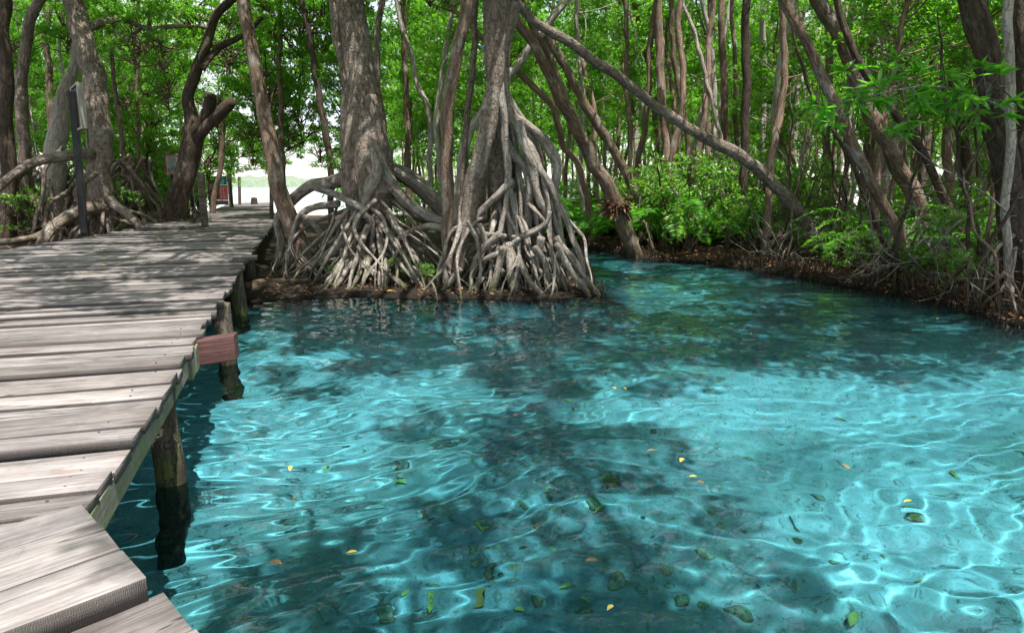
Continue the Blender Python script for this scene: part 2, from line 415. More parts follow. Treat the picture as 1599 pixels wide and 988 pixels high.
my = nd(nt, 'MapRange'); nt.links.new(math_(nt, 'ADD', sx.outputs[1], math_(nt, 'MULTIPLY', n1, 4)), my.inputs[0]); my.inputs[1].default_value = 39; my.inputs[2].default_value = 42
c = mixc(nt, my.outputs[0], c, (.62,.58,.5))
finish(nt, out, c, math_(nt, 'ADD', n2, n4), .5, .03, .9, .2)
MAT['ground'] = m
mb = MB()
xs = axis(-90, 110, (-7, 11), .085, 1.1); ys = axis(-12, 90, (1.5, 24), .085, 1.1)
v, q = sheet(xs, ys, ground_h)
def blob(x, y, rx, ry, s): return s*np.exp(-((v[:,0]-x)/rx)**2-((v[:,1]-y)/ry)**2)
bed_tone = (.44+.10*wav(v[:,0]*1.4, v[:,1]*1.4)+blob(-2.5,7,1.5,2.0,.5)+blob(-1.2,9.3,1.6,.9,.3)+blob(2.3,7.2,1.7,.8,.5)+blob(4.6,7.4,1.8,.9,.5)+blob(3.1,4.7,1.1,.9,.55)
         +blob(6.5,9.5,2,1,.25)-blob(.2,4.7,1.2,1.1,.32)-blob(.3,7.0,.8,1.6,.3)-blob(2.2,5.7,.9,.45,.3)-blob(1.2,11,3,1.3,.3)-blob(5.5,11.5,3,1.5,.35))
mb.add(v, q, None, None, np.clip(bed_tone, 0, 1))
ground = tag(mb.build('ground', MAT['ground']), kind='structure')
ground.cycles.is_caustics_receiver = True

# ------------------------------------------------------------------ pool water: a real wave surface
WN = 56
wr = np.random.default_rng(5)
lam = np.exp(wr.uniform(math.log(.14), math.log(1.4), WN))
wk = 2*math.pi/lam
wa = rad(112)+wr.normal(0, .52, WN)            # crests run from lower left to upper right
wp = wr.uniform(0, 6.28, WN)
amp = lam**1.08; slope = np.sqrt((amp*amp*wk*wk/2).sum()); amp *= .103/slope
def wave_h(x, y):
    qx = x+.22*np.sin(.9*y+.7*x+1.)+.12*np.sin(2.1*x-1.3*y); qy = y+.22*np.sin(1.1*x-.5*y)+.12*np.sin(1.7*y+1.9*x+2)
    gust = .72+.38*wav(x*.35+5, y*.35)*2
    z = np.zeros_like(x)
    for k in range(WN): z += amp[k]*np.sin(wk[k]*(qx*math.cos(wa[k])+qy*math.sin(wa[k]))+wp[k])
    d = sdf(x, y)
    return z*np.clip(gust, .35, 1.3)*np.clip(.35+d/2.5, .3, 1)
m, nt, out = nt_new('clear_turquoise_water')
rf = nd(nt, 'BsdfRefraction', i_Roughness=0.0, i_IOR=1.33); rf.inputs[0].default_value = (.375,.772,.89,1)
gl = nd(nt, 'BsdfGlossy', i_Roughness=0.0); gl.inputs[0].default_value = (1,1,1,1)
fr = nd(nt, 'Fresnel', i_IOR=1.33); mx = nd(nt, 'MixShader')
nt.links.new(fr.outputs[0], mx.inputs[0]); nt.links.new(rf.outputs[0], mx.inputs[1]); nt.links.new(gl.outputs[0], mx.inputs[2])
nt.links.new(mx.outputs[0], out.inputs['Surface'])
MAT['water'] = m
mb = MB()
xs = axis(-21.9, 13.2, (-4.5, 9.0), .030, 1.08)
ys = [-2.45]; 
while ys[-1] < 26: ys.append(ys[-1]+(.3 if ys[-1] < 1.5 else max(.022, .0055*ys[-1])))
v, q = sheet(xs, np.array(ys), wave_h); mb.add(v, q)
water = tag(mb.build('pool_water', MAT['water']), kind='structure')
water.cycles.is_caustics_caster = True

# ------------------------------------------------------------------ lagoon, far shore
m, nt, out = nt_new('lagoon_water')
tc = nd(nt, 'NewGeometry')
n = noise(nt, mapping(nt, tc.outputs['Position'], (.3,1,1)), 2.5, 4)
cc = ramp(nt, n, [(0, (.28,.42,.42)), (1, (.36,.5,.48))])
finish(nt, out, cc, n, .3, .05, .12, .5); MAT['lagoon'] = m
mb = MB(); x = [-4000, -400, -60, 60, 400, 4000]; y = [44, 70, 200, 1000, 6000]
v, q = sheet(np.array(x, float), np.array(y, float), lambda a, b: np.full(a.shape, -.05)); mb.add(v, q)
tag(mb.build('lagoon', MAT['lagoon']), kind='structure')
mb = MB()
xx = np.linspace(-900, 300, 420); h = 6+2.2*wav(xx*.02, xx*.011)+1.2*np.sin(xx*.31)*np.sin(xx*.083)+R.uniform(0, 1.3, 420)
prof = [(0, 0), (4, .55), (10, .9), (22, 1.0), (50, .6), (80, 0)]
V = np.array([[a, 520+p0+18*math.sin(a*.011), -.3+hh*p1+R.uniform(-.25,.25)*p1] for p0, p1 in prof for a, hh in zip(xx, h)])
nx = len(xx); i = np.arange(len(prof)-1)[:,None]*nx; j = np.arange(nx-1)[None]
mb.add(V, np.stack([i+j, i+j+1, i+nx+j+1, i+nx+j], -1).reshape(-1,4))
m, nt, out = nt_new('distant_scrub'); tc = nd(nt, 'NewGeometry')
cc = ramp(nt, noise(nt, tc.outputs['Position'], .5, 5), [(.3, (.12,.16,.11)), (.7, (.22,.27,.19))])
finish(nt, out, cc, None, rough=.9); 
tag(mb.build('hills', m), kind='structure')

# ------------------------------------------------------------------ boardwalk
ANG = rad(-17.9)
U = np.array([math.sin(ANG), math.cos(ANG), 0]); Vd = np.array([math.cos(ANG), -math.sin(ANG), 0])
C0 = on(140, 782, DECK)
def st(p): d = p-C0; return d.dot(U), d.dot(Vd)
def deckp(s, t, z): return C0+U*s+Vd*t+np.array([0,0,z-DECK])
right_chain = sorted(st(on(x, y, DECK)) for x, y in [(140,782),(240,628),(290,550),(338,475),(385,403),(408,372),(428,347),(427,335),(426,322),(421,316)])
left_chain = sorted(st(on(x, y, DECK)) for x, y in [(0,389),(130,370),(215,353),(312,346),(332,328),(352,319.5),(384,316)])
ls = [a for a, _ in left_chain]; lt = [b for _, b in left_chain]
rs = [a for a, _ in right_chain]; rt = [b for _, b in right_chain]
def tR(s): return float(np.interp(s, rs, rt))
def tL(s): return float(np.interp(s, ls, lt))
def in_deck(x, y, mg=.5):
    s, t = st(np.array([x, y, DECK])); 
    return -1 < s < ls[-1]+.5 and tL(s)-mg < t < tR(s)+mg
walk = empty('boardwalk', (C0[0]-1, C0[1]+2, 0), 'long weathered grey plank boardwalk on log posts, bending along the pool edge', 'boardwalk')
pr = random.Random(3)
def plank(mb, A0, A1, Bdir, L0, L1, zt, th, gx):
    """A0,A1: points on the right edge; Bdir: direction to the left; L0,L1 lengths"""
    n = 16; c = pr.random(); ph = [pr.uniform(0, 6.28) for _ in range(6)]
    f = np.linspace(0, 1, n)**1.3
    w = A1-A0; wl = np.linalg.norm(w[:2])
    rows = []
    e0 = .006*np.sin(f*9+ph[0])+.004*np.sin(f*31+ph[1]); e1 = .006*np.sin(f*8+ph[2])+.004*np.sin(f*27+ph[3])
    zz = zt+.004*np.sin(f*6+ph[4])
    wn = w/wl; tilt = pr.uniform(-.008, .008)
    P0 = A0+Bdir*(f*L0)[:,None]+wn*e0[:,None]; P1 = A1+Bdir*(f*L1)[:,None]+wn*e1[:,None]
    def lay(P, z): q = P.copy(); q[:,2] = z; return q
    ch = .004
    prof = [lay(P0, zz-th), lay(P0, zz-ch), lay(P0+wn*ch, zz+tilt), lay(P1-wn*ch, zz-tilt), lay(P1, zz-ch-tilt), lay(P1, zz-th)]
    k = len(prof); V = np.stack(prof, 1).reshape(-1,3)
    gxs = pr.uniform(0, 40); gys = pr.uniform(0, 40)
    G = np.stack([np.stack([f*L0+gxs, np.full(n, gys+{0:0,1:0,2:ch,3:wl-ch,4:wl,5:wl}[j]), np.full(n, {0:-th,5:-th}.get(j, 0.))], -1) for j in range(k)], 1).reshape(-1,3)
    i = np.arange(n-1)[:,None]*k; j = np.arange(k)[None]; j2 = (j+1)%k
    Q = np.stack([i+j, i+j2, i+k+j2, i+k+j], -1).reshape(-1,4)
    e = (n-1)*k
    Q = np.concatenate([Q, [[0,5,4,1],[1,4,3,2],[e+1,e+4,e+5,e],[e+2,e+3,e+4,e+1]]])
    mb.add(V, Q, None, G, c)
mb = MB(); s = -.05; nail_rows = []
while s < ls[-1]:
    w = pr.choice([.19,.21,.24,.26,.28,.31])
    s1 = s+w-.022-pr.random()*.024
    j = pr.uniform(-.02, .035)
    a0 = deckp(s, tR(s)+j, 0); a1 = deckp(s1, tR(s1)+j+pr.uniform(-.01,.01), 0)
    z = DECK-.014+pr.choice([0,0,.004,-.006,-.02,-.03])+pr.uniform(-.004,.004)
    plank(mb, a0, a1, -Vd, tR(s)-tL(s)+j, tR(s1)-tL(s1)+j, z, .055, s)
    if s < 14: nail_rows += [(s+w*.25, z), (s+w*.7, z)]
    s += w
# three short planks filling the wedge at the bend
near_r = [on(x, y, DECK) for x, y in [(125,789),(154,818),(189,860),(230,905)]]
nd_dir = unit(on(19, 988, DECK)-on(229, 905, DECK))
for k in range(6):
    s1 = -.07-k*.27; s0 = s1-.25
    # start on the mitre line through near_r[0] along nd_dir
    def cross(sv):
        q = deckp(sv, 0, DECK); M = np.array([[Vd[0], -nd_dir[0]],[Vd[1], -nd_dir[1]]])
        return np.linalg.solve(M, (near_r[0]-q)[:2])[0]
    t0, t1 = cross(s0)+.05, cross(s1)+.05
    a0 = deckp(s0, t0, 0); a1 = deckp(s1, t1, 0)
    if t0 < -5: break
    plank(mb, a0, a1, -Vd, max(.3, t0+6.5), max(.3, t1+6.5), DECK-.014, .05, s1)
mb.build('deck', MAT['plank'], walk)
mb = MB(); th_ = np.arange(8)*math.pi/4
for ns, nz in nail_rows:
    for inset in (.16, 1.9):
        q = deckp(ns+pr.uniform(-.02,.02), tR(ns)-inset+pr.uniform(-.02,.02), nz+.002)
        v_ = np.stack([q[0]+.006*np.cos(th_), q[1]+.006*np.sin(th_), np.full(8, q[2])], 1)
        mb.add(np.concatenate([v_, v_-[0,0,.03]]), [[0,1,2,3],[0,3,4,7],[4,5,6,7]]+[[k_, k_+8, (k_+1)%8+8, (k_+1)%8] for k_ in range(8)])
tag(mb.build('nails', MAT['signback'], walk, smooth=False), kind='stuff')
mb = MB()
for k in range(3):
    wn = unit(near_r[k+1]-near_r[k])
    plank(mb, near_r[k+1]-wn*.006, near_r[k]+wn*.006, nd_dir, 3.6, 3.6, DECK+.004+(.006 if k == 1 else 0)+.004*(k == 2), .085, k)
lo0, lo1 = on(256, 925, DECK-.075), on(303, 983, DECK-.075)
plank(mb, lo1, lo0, nd_dir, 3.6, 3.6, DECK-.075, .08, 9)
wn = unit(lo1-lo0)
for k in range(4):
    b = lo1+wn*(.012+k*.33); plank(mb, b+wn*.32, b, nd_dir, 3.6, 3.6, DECK-.07+.01*(k%2), .08, 20+k)
mb.build('deck', MAT['plank'], walk)
# edge beams under the plank ends
def edge_beam(name, mat, s0, s1, inset, z0, z1, th):
    mb = MB(); n = max(2, int((s1-s0)/.4)+1)
    for a, b in zip(np.linspace(s0, s1, n)[:-1], np.linspace(s0, s1, n)[1:]):
        v = []
        for sv in (a, b):
            for t in (tR(sv)-inset-th, tR(sv)-inset):
                for z in (z0, z1): v.append(deckp(sv, t, z))
        g = np.array([[sv, t, z] for sv in (a, b) for t in (0, th) for z in (z0, z1)])
        mb.add(v, [[0,1,3,2],[4,6,7,5],[0,4,5,1],[2,3,7,6],[0,2,6,4],[1,5,7,3]], None, g, .5)
    return mb.build(name, mat, walk, smooth=False)
sF = st(on(300, 545, DECK))[0]
edge_beam('edge_beam', MAT['fascia'], -.02, sF, .005, DECK-.20, DECK-.064, .05)
edge_beam('edge_beam', MAT['beam'], sF+.02, ls[-1]-1, .10, DECK-.22, DECK-.07, .07)
mb = MB()
for sv, L, dz in ((sF+.04, .24, .0), (sF+.33, .9, -.02)):
    box(mb, sv, sv+L, -.05, .0, DECK-.25+dz, DECK-.075, lambda p: deckp(p[0], tR(sF)+.015+p[1]-(p[0]-sF)*.02, p[2]), .8)
bevel(mb.build('splice_board', MAT['fascia'], walk, smooth=False))
for sv in (1.35, 4.3, 7.3, 10.6, 14, 17.5, 21):
    mb = MB(); box(mb, sv-.07, sv+.07, tL(sv)+.1, tR(sv)-.14, DECK-.33, DECK-.075, lambda p: deckp(*p), .3, g=None)
    mb.build('crossbeam', MAT['beam'], walk, smooth=False)
# red hardwood beam end sticking out past the planks
rb = on(303, 541, DECK-.10); Yr = rb[1]
mb = MB(); p0 = at(272, 556, Yr+.03); p1 = at(369, 540, Yr+.12)
dv = unit(p1-p0); dn = np.array([-dv[1], dv[0], 0]); dn /= np.linalg.norm(dn); L = np.linalg.norm(p1-p0)
box(mb, -.5, L, -.07, .09, -.105, .105, lambda p: p0+dv*p[0]+dn*p[1]+np.array([0,0,p[2]]), .7)
bevel(mb.build('beam_end', MAT['redwood'], walk, smooth=False), .008)
# log posts
def wpost(x, yw, top, w, lean=(0,0), seed=0, Z=0):
    b = on(x, yw, Z); r = w/2*b[1]/F
    rg = np.random.default_rng(seed)
    mb = MB(); tube(mb, [b+[0,0,-1.6], b+[0,0,-.3], b+[lean[0],lean[1],.3], [b[0]+lean[0]*2, b[1]+lean[1]*2, top]], [r*1.0, r*1.02, r*.97, r*.95], 16, .05, .07, .006, rng=rg)
    return mb.build('post', MAT['post'], walk)
wpost(264, 752, DECK-.10, 47, (0,.01), 1)
wpost(357, 566, DECK-.08, 29, (-.03,.02), 2)
wpost(377, 492, DECK-.04, 21, (-.015,0), 3)
wpost(393, 446, DECK-.06, 14, (0,0), 4)
for sv in (1.35, 4.3, 7.3):
    for tt in (-1.9, -3.6):
        b = deckp(sv, tt, 0); mb = MB(); tube(mb, [b+[0,0,-1.5], b, b+[0,0,DECK-.1]], [.11,.105,.1], 12, .1, .06); mb.build('post', MAT['post'], walk)
mb = MB(); c = on(380, 403, DECK); box(mb, -.16, .22, -.16, .16, DECK-.02, DECK+.03, lambda p: c+Vd*p[0]+U*p[1]+np.array([0,0,p[2]-DECK]), .3)
bevel(mb.build('post_cap', MAT['plank'], walk, smooth=False), .006)
# low side platform beside the deck
mb = MB()
pa, pb = on(222, 357, DECK+.06), on(314, 354, DECK+.06)
for k in range(7):
    o0 = unit(pb-pa); nrm = np.array([-o0[1], o0[0], 0])
    plank(mb, pb+nrm*(k*.36)+[0,0,0], pb+nrm*(k*.36+.34), -o0, np.linalg.norm(pb-pa), np.linalg.norm(pb-pa), DECK+.09, .1, k)
bevel(mb.build('side_platform', MAT['plank'], walk, smooth=False), .004)
# posts standing on the deck
def deck_post(name, label, px, base_y, top_y, w, Z, lean=0, mat='beam', hexn=4):
    b = on(px, base_y, Z); Y = b[1]; t = at(px+lean, top_y, Y); r = w/2*Y/F
    mb = MB(); Mx = lambda p: b+(t-b)*p[2]+Vd*p[0]+U*p[1]
    box(mb, -r, r, -r, r, 0, 1, Mx, .4, g=None)
    o = bevel(mb.build(name, MAT[mat], None, smooth=False), .01)
    return tag(o, label, 'post')
deck_post('wooden_post', 'thick bare wooden post standing on deck before dark forked tree', 320, 354, 269, 10, DECK, -7)
deck_post('wooden_post', 'dark upright post at deck edge beside leaning trunk and lagoon view', 424, 341, 268, 6, DECK, 0)
deck_post('wooden_post', 'thin distant post beside the teal and red notice board', 374.5, 321, 276, 4.5, DECK-.05, -1)
mp = at(397, 318, 43.0)
mb = MB(); tube(mb, [mp+[0,0,-.6], mp+[0,0,.0], mp+[.02,0,.35]], [.2,.21,.17], 10, .06, .1)
tag(mb.build('mooring_stump', MAT['bark_dark']), 'small dark stump on the bright beach at the boardwalk end', 'stump')

# ------------------------------------------------------------------ signs
def framed_sign(name, label, base, top, pw, corners_px, Y, parts):
    pass
b = on(132, 364, DECK); Y = b[1]; t = at(113, 143, Y-.2)
sg = empty('notice_sign', b, 'black leaning sign post with pale edged board turned away, at boardwalk side', 'sign')
mb = MB(); r = 5*Y/F
ax = unit(t-b)
box(mb, -r, r, -r*.8, r*.8, 0, float(np.linalg.norm(t-b)), lambda p: b+ax*p[2]+Vd*p[0]+U*p[1], .4)
bevel(mb.build('post', MAT['signblack'], sg, smooth=False), .01)
ctr = at(121, 170, Y-.1); sd = unit(np.array([.62, -.78, 0])); nn = np.array([sd[1], -sd[0], 0])
sc = Y/F; hh = 29*sc
mb = MB(); box(mb, -.52, .52, -.02, .02, -hh, hh, lambda p: ctr+sd*(p[0]+.25)+nn*p[1]+np.array([0,0,p[2]])+ax*0, .5)
bevel(mb.build('board', MAT['signback'], sg, smooth=False), .005)
mb = MB()
for x0, x1, z0, z1 in ((.52,.60,-hh-.05,hh+.05), (-.60,-.52,-hh-.05,hh+.05), (-.52,.52,hh,hh+.05), (-.52,.52,-hh-.05,-hh)):
    box(mb, x0, x1, -.07, .07, z0, z1, lambda p: ctr+sd*(p[0]+.25)+nn*p[1]+np.array([0,0,p[2]]), .5)
bevel(mb.build('frame', MAT['signedge'], sg, smooth=False), .006)

Y = 26.0; sc = Y/F
c0 = at(281, 257, Y); base = np.array([at(265, 300, Y)[0], Y, gh(at(265,300,Y)[0], Y)])
sg = empty('picture_sign', base, 'faded framed picture sign partly hidden behind dark forked tree', 'sign')
px = np.array([1., .25, 0]); px /= np.linalg.norm(px); pn = np.array([-px[1], px[0], 0])
Ms = lambda p: c0+px*p[0]+pn*p[1]+np.array([0,0,p[2]])
w, h = 19*sc, 13.5*sc
mb = MB(); box(mb, -w, w, -.015, .015, -h, h, Ms, .5); sheet_o = mb.build('sign_panel', MAT['signpic'], sg, smooth=False)
mb = MB()
rg = random.Random(4)
for k in range(7): box(mb, -w*.85, w*rg.uniform(.4,.85), -.022, -.017, h*.82-k*.055, h*.82-k*.055+.018, Ms, .5)
for k in range(12):
    x0 = -w*.9+k*w*.15; box(mb, x0, x0+w*.1, -.022, -.017, -h*.85, -h*rg.uniform(.1,.5), Ms, .5)
mb.build('print', MAT['signink'], sg, smooth=False)
mb = MB()
for a0, a1, z0, z1 in ((-w-.06,-w,-h-.06,h+.06),(w,w+.06,-h-.06,h+.06),(-w,w,h,h+.06),(-w,w,-h-.06,-h)): box(mb, a0, a1, -.05, .03, z0, z1, Ms, .5)
bevel(mb.build('frame', MAT['signframe'], sg, smooth=False), .006)
for xx_ in (-w+.15, w-.15):
    mb = MB(); box(mb, xx_-.06, xx_+.06, .035, .12, base[2]-c0[2]-.3, -h+.2, Ms, .5); mb.build('post', MAT['signblack'], sg, smooth=False)

Y = 37.0; sc = Y/F
c0 = at(343.5, 295, Y); base = np.array([c0[0], Y, .3])
sg = empty('notice_board', base, 'teal and red notice board between two dark posts at far end of boardwalk', 'sign')
Ms = lambda p: c0+np.array([p[0], p[1], p[2]])
w = 11.5*sc; t_, bt = 20*sc, -26*sc
for nm, mt, z0, z1 in (('teal_panel','teal', 6*sc, 19*sc), ('red_panel','red', -17*sc, 5.6*sc), ('dark_panel','black', -24*sc, -17.4*sc)):
    mb = MB(); box(mb, -w, w, -.02, .02, z0, z1, Ms, .5); mb.build(nm, MAT[mt], sg, smooth=False)
mb = MB()
for k in range(5): box(mb, -w*.8, w*(.8-.25*(k%2)), -.03, -.024, (1-k*3.6)*sc, (1.5-k*3.6)*sc, Ms, .5)
for k in range(4): box(mb, (-8+k*4.5)*sc, (-7.5+k*4.5)*sc, -.032, -.026, -14*sc, 1.4*sc, Ms, .5)
mb.build('print', MAT['brick'], sg, smooth=False)
for x0 in (-w-.14, w+.14):
    mb = MB(); box(mb, x0-.09, x0+.09, -.08, .08, -1.4, t_+.1, Ms, .5); bevel(mb.build('post', MAT['bark_dark'], sg, smooth=False), .01)

# ------------------------------------------------------------------ foliage building blocks
def clump(mb, c, r, n, L, rng, flat=.55, six=False):
    """rosettes of leaves filling a flattened clump"""
    k = max(1, n//7)
    a = unit(rng.normal(0, 1, (k,3)))*(rng.uniform(0, 1, (k,1))**.45)*r; a[:,2] *= flat
    tip = c+a
    o = unit(a*[1,1,.6]+rng.normal(0, .35, (k,3))*r+[0,0,.25*r])
    T = np.repeat(tip, 7, 0); O = np.repeat(o, 7, 0)
    d = unit(rng.normal(0, 1, (k*7,3)))*.95+O*.75
    leaf_cards(mb, T+rng.normal(0, .02, T.shape), d, L*rng.uniform(.65, 1.15, k*7), L*.42*rng.uniform(.8, 1.1, k*7), rng, six)
def make_crown(seed, rx, rz, nc, per, L=.12):
    rng = np.random.default_rng(seed); lv = MB(); tw = MB()
    for _ in range(nc):
        d = unit(rng.normal(0, 1, 3)); c = d*(rng.uniform(.15, 1)**.55)*np.array([rx, rx, rz])
        c[2] += .1*rz
        clump(lv, c, rng.uniform(.35, .75)*rx*.36, per, L, rng, rng.uniform(.35, .7))
        s = np.array([0, 0, -rz*.8+rng.uniform(0, .8*rz)])
        mid = (s+c)/2+rng.normal(0, .15, 3)*rx*.5
        tube(tw, [s, mid, c], [.035*rx/2, .022*rx/2, .006], 5, .35, 0, .03, cap=False, rng=rng)
    return lv.mesh('crown', MAT['leaf'], smooth=False), tw.mesh('branches', MAT['bark_brown'])
CROWNS = [make_crown(100+i, 1.9, 1.5, 26, 210) for i in range(3)]
BIGC = [make_crown(200+i, 3.1, 1.9, 46, 260, .13) for i in range(3)]
def put_crown(root, p, big=False, sc=1.0, k=None, org=None):
    src = (BIGC if big else CROWNS); me, tw = src[random.randrange(3) if k is None else k]
    o = np.array(root.location)
    c = link('crown', me, root, np.asarray(p)-o, random.uniform(0, 6.28), sc)
    t = link('branches', tw, root, np.asarray(p)-o, c.rotation_euler[2], sc)
    return c

# ------------------------------------------------------------------ prop root generator
def prop_root(root, base, az, h, reach, r0, r1, mat, rng, fork=True, name='prop_root'):
    mb = MB()
    d = np.array([math.cos(az), math.sin(az), 0]); e = np.array([base[0]+d[0]*reach, base[1]+d[1]*reach, 0]); e[2] = gh(e[0], e[1])-.25
    st_ = np.array([base[0], base[1], h])+d*.1
    side = np.array([-d[1], d[0], 0])*rng.normal(0, .22)*reach
    P = [st_]
    bow = rng.uniform(0, 1)
    for f, zf in ((.25, .76+.16*bow), (.5, .51+.2*bow), (.75, .26+.14*bow)):
        P.append(st_*(1-f)+e*f+np.array([0,0,0])); P[-1][2] = e[2]+(h-e[2])*zf+rng.normal(0,.04)
        P[-1] += side*math.sin(f*3.14)
    P.append(e)
    Pp, rr = tube(mb, P, np.linspace(r0, r1*.8, 5), 9, .05, .2, .03, rng=rng)
    if fork:
        for _ in range(rng.integers(0, 3)):
            k = int(len(Pp)*rng.uniform(.3, .75)); q = Pp[k]; a2 = az+rng.normal(0, .9)
            e2 = q+np.array([math.cos(a2), math.sin(a2), 0])*rng.uniform(.15, .7)*reach*.5; e2[2] = gh(e2[0], e2[1])-.2
            m_ = (q*.45+e2*.55); m_[2] = q[2]*.65+e2[2]*.35
            tube(mb, [q, m_, e2], [rr[k]*.75, rr[k]*.55, rr[k]*.4], 7, .07, .14, .02, rng=rng)
    return mb.build(name, MAT[mat], root)

# ------------------------------------------------------------------ traced trees
TREES = {}
def px3(pts, d0, d1):
    """(x, y, width) in the photo's pixels, bottom first, at depths d0..d1 -> points and radii"""
    n = len(pts); yb = [p[1] for p in pts]; P = []; r = []
    for i, p in enumerate(pts):
        f = (yb[0]-p[1])/max(1e-6, yb[0]-yb[-1]); Y = d0+(d1-d0)*f
        q = at(p[0], p[1], Y); P.append(q); r.append(p[2]/2*math.hypot(Y, q[2]-CAMH)/F)
    return P, r
def traced(key, label, pts, d0, d1=None, mat='bark_brown', name='mangrove_tree', ext=3.5, crown=True, big=False, csc=1.0, n=12, lump=.07, wob=.02,
           lean=None, group=None, cat='tree', roots=0, rh=.8, rreach=.9, rr=.03, rmat='bark_root', coff=(0,0,0), seed=None):
    rng = np.random.default_rng(seed if seed is not None else abs(sum(ord(ch)*(i+3) for i, ch in enumerate(key))))
    d1 = d0 if d1 is None else d1
    P, r = px3(pts, d0, d1)
    P = [np.array(p) for p in P]
    b = P[0].copy(); g = gh(b[0], b[1])
    dirb = P[0]-P[1]; dirb = dirb/abs(dirb[2]) if dirb[2] < 0 else np.array([0,0,-1.])
    if b[2] > g-.1:
        k = b[2]-g+.25; P = [b+np.clip(dirb, -.5, .5)*[k,k,0]+[0,0,-k]]+P; r = [r[0]*1.25]+r
    b = P[0].copy(); b[2] = g
    root = empty(name, b, label, cat, group)
    top = P[-1]; dr = unit(P[-1]-P[-2])
    if ext:
        up = unit(dr*.6+np.array([0,0,.4])) if lean is None else unit(np.array(lean, float))
        P += [top+dr*ext*.4, top+dr*ext*.4+up*ext*.6]; r += [r[-1]*.8, r[-1]*.4]
    mb = MB(); Pp, rp = tube(mb, P, r, n, .1, lump, wob, rng=rng)
    if ext and crown:
        for _ in range(4):
            k = int(len(Pp)*rng.uniform(.72, .97)); a = rng.uniform(0, 6.28); q = Pp[k]
            e = q+np.array([math.cos(a)*1.3, math.sin(a)*1.3, rng.uniform(.5, 1.3)])
            tube(mb, [q, (q+e)/2+[0,0,-.08], e], [rp[k]*.6, rp[k]*.4, rp[k]*.2], 7, .15, .08, .03, rng=rng)
    mb.build('trunk', MAT[mat], root)
    if crown and ext: put_crown(root, P[-1]+np.array([0,0,.4])+np.array(coff), big, csc)
    for k in range(roots):
        prop_root(root, b, rng.uniform(0, 6.28), g+rh*rng.uniform(.4, 1.2), rreach*rng.uniform(.5, 1.3), rr*rng.uniform(.7, 1.2), rr*.6, rmat, rng)
    TREES[key] = (root, Pp, rp)
    return root
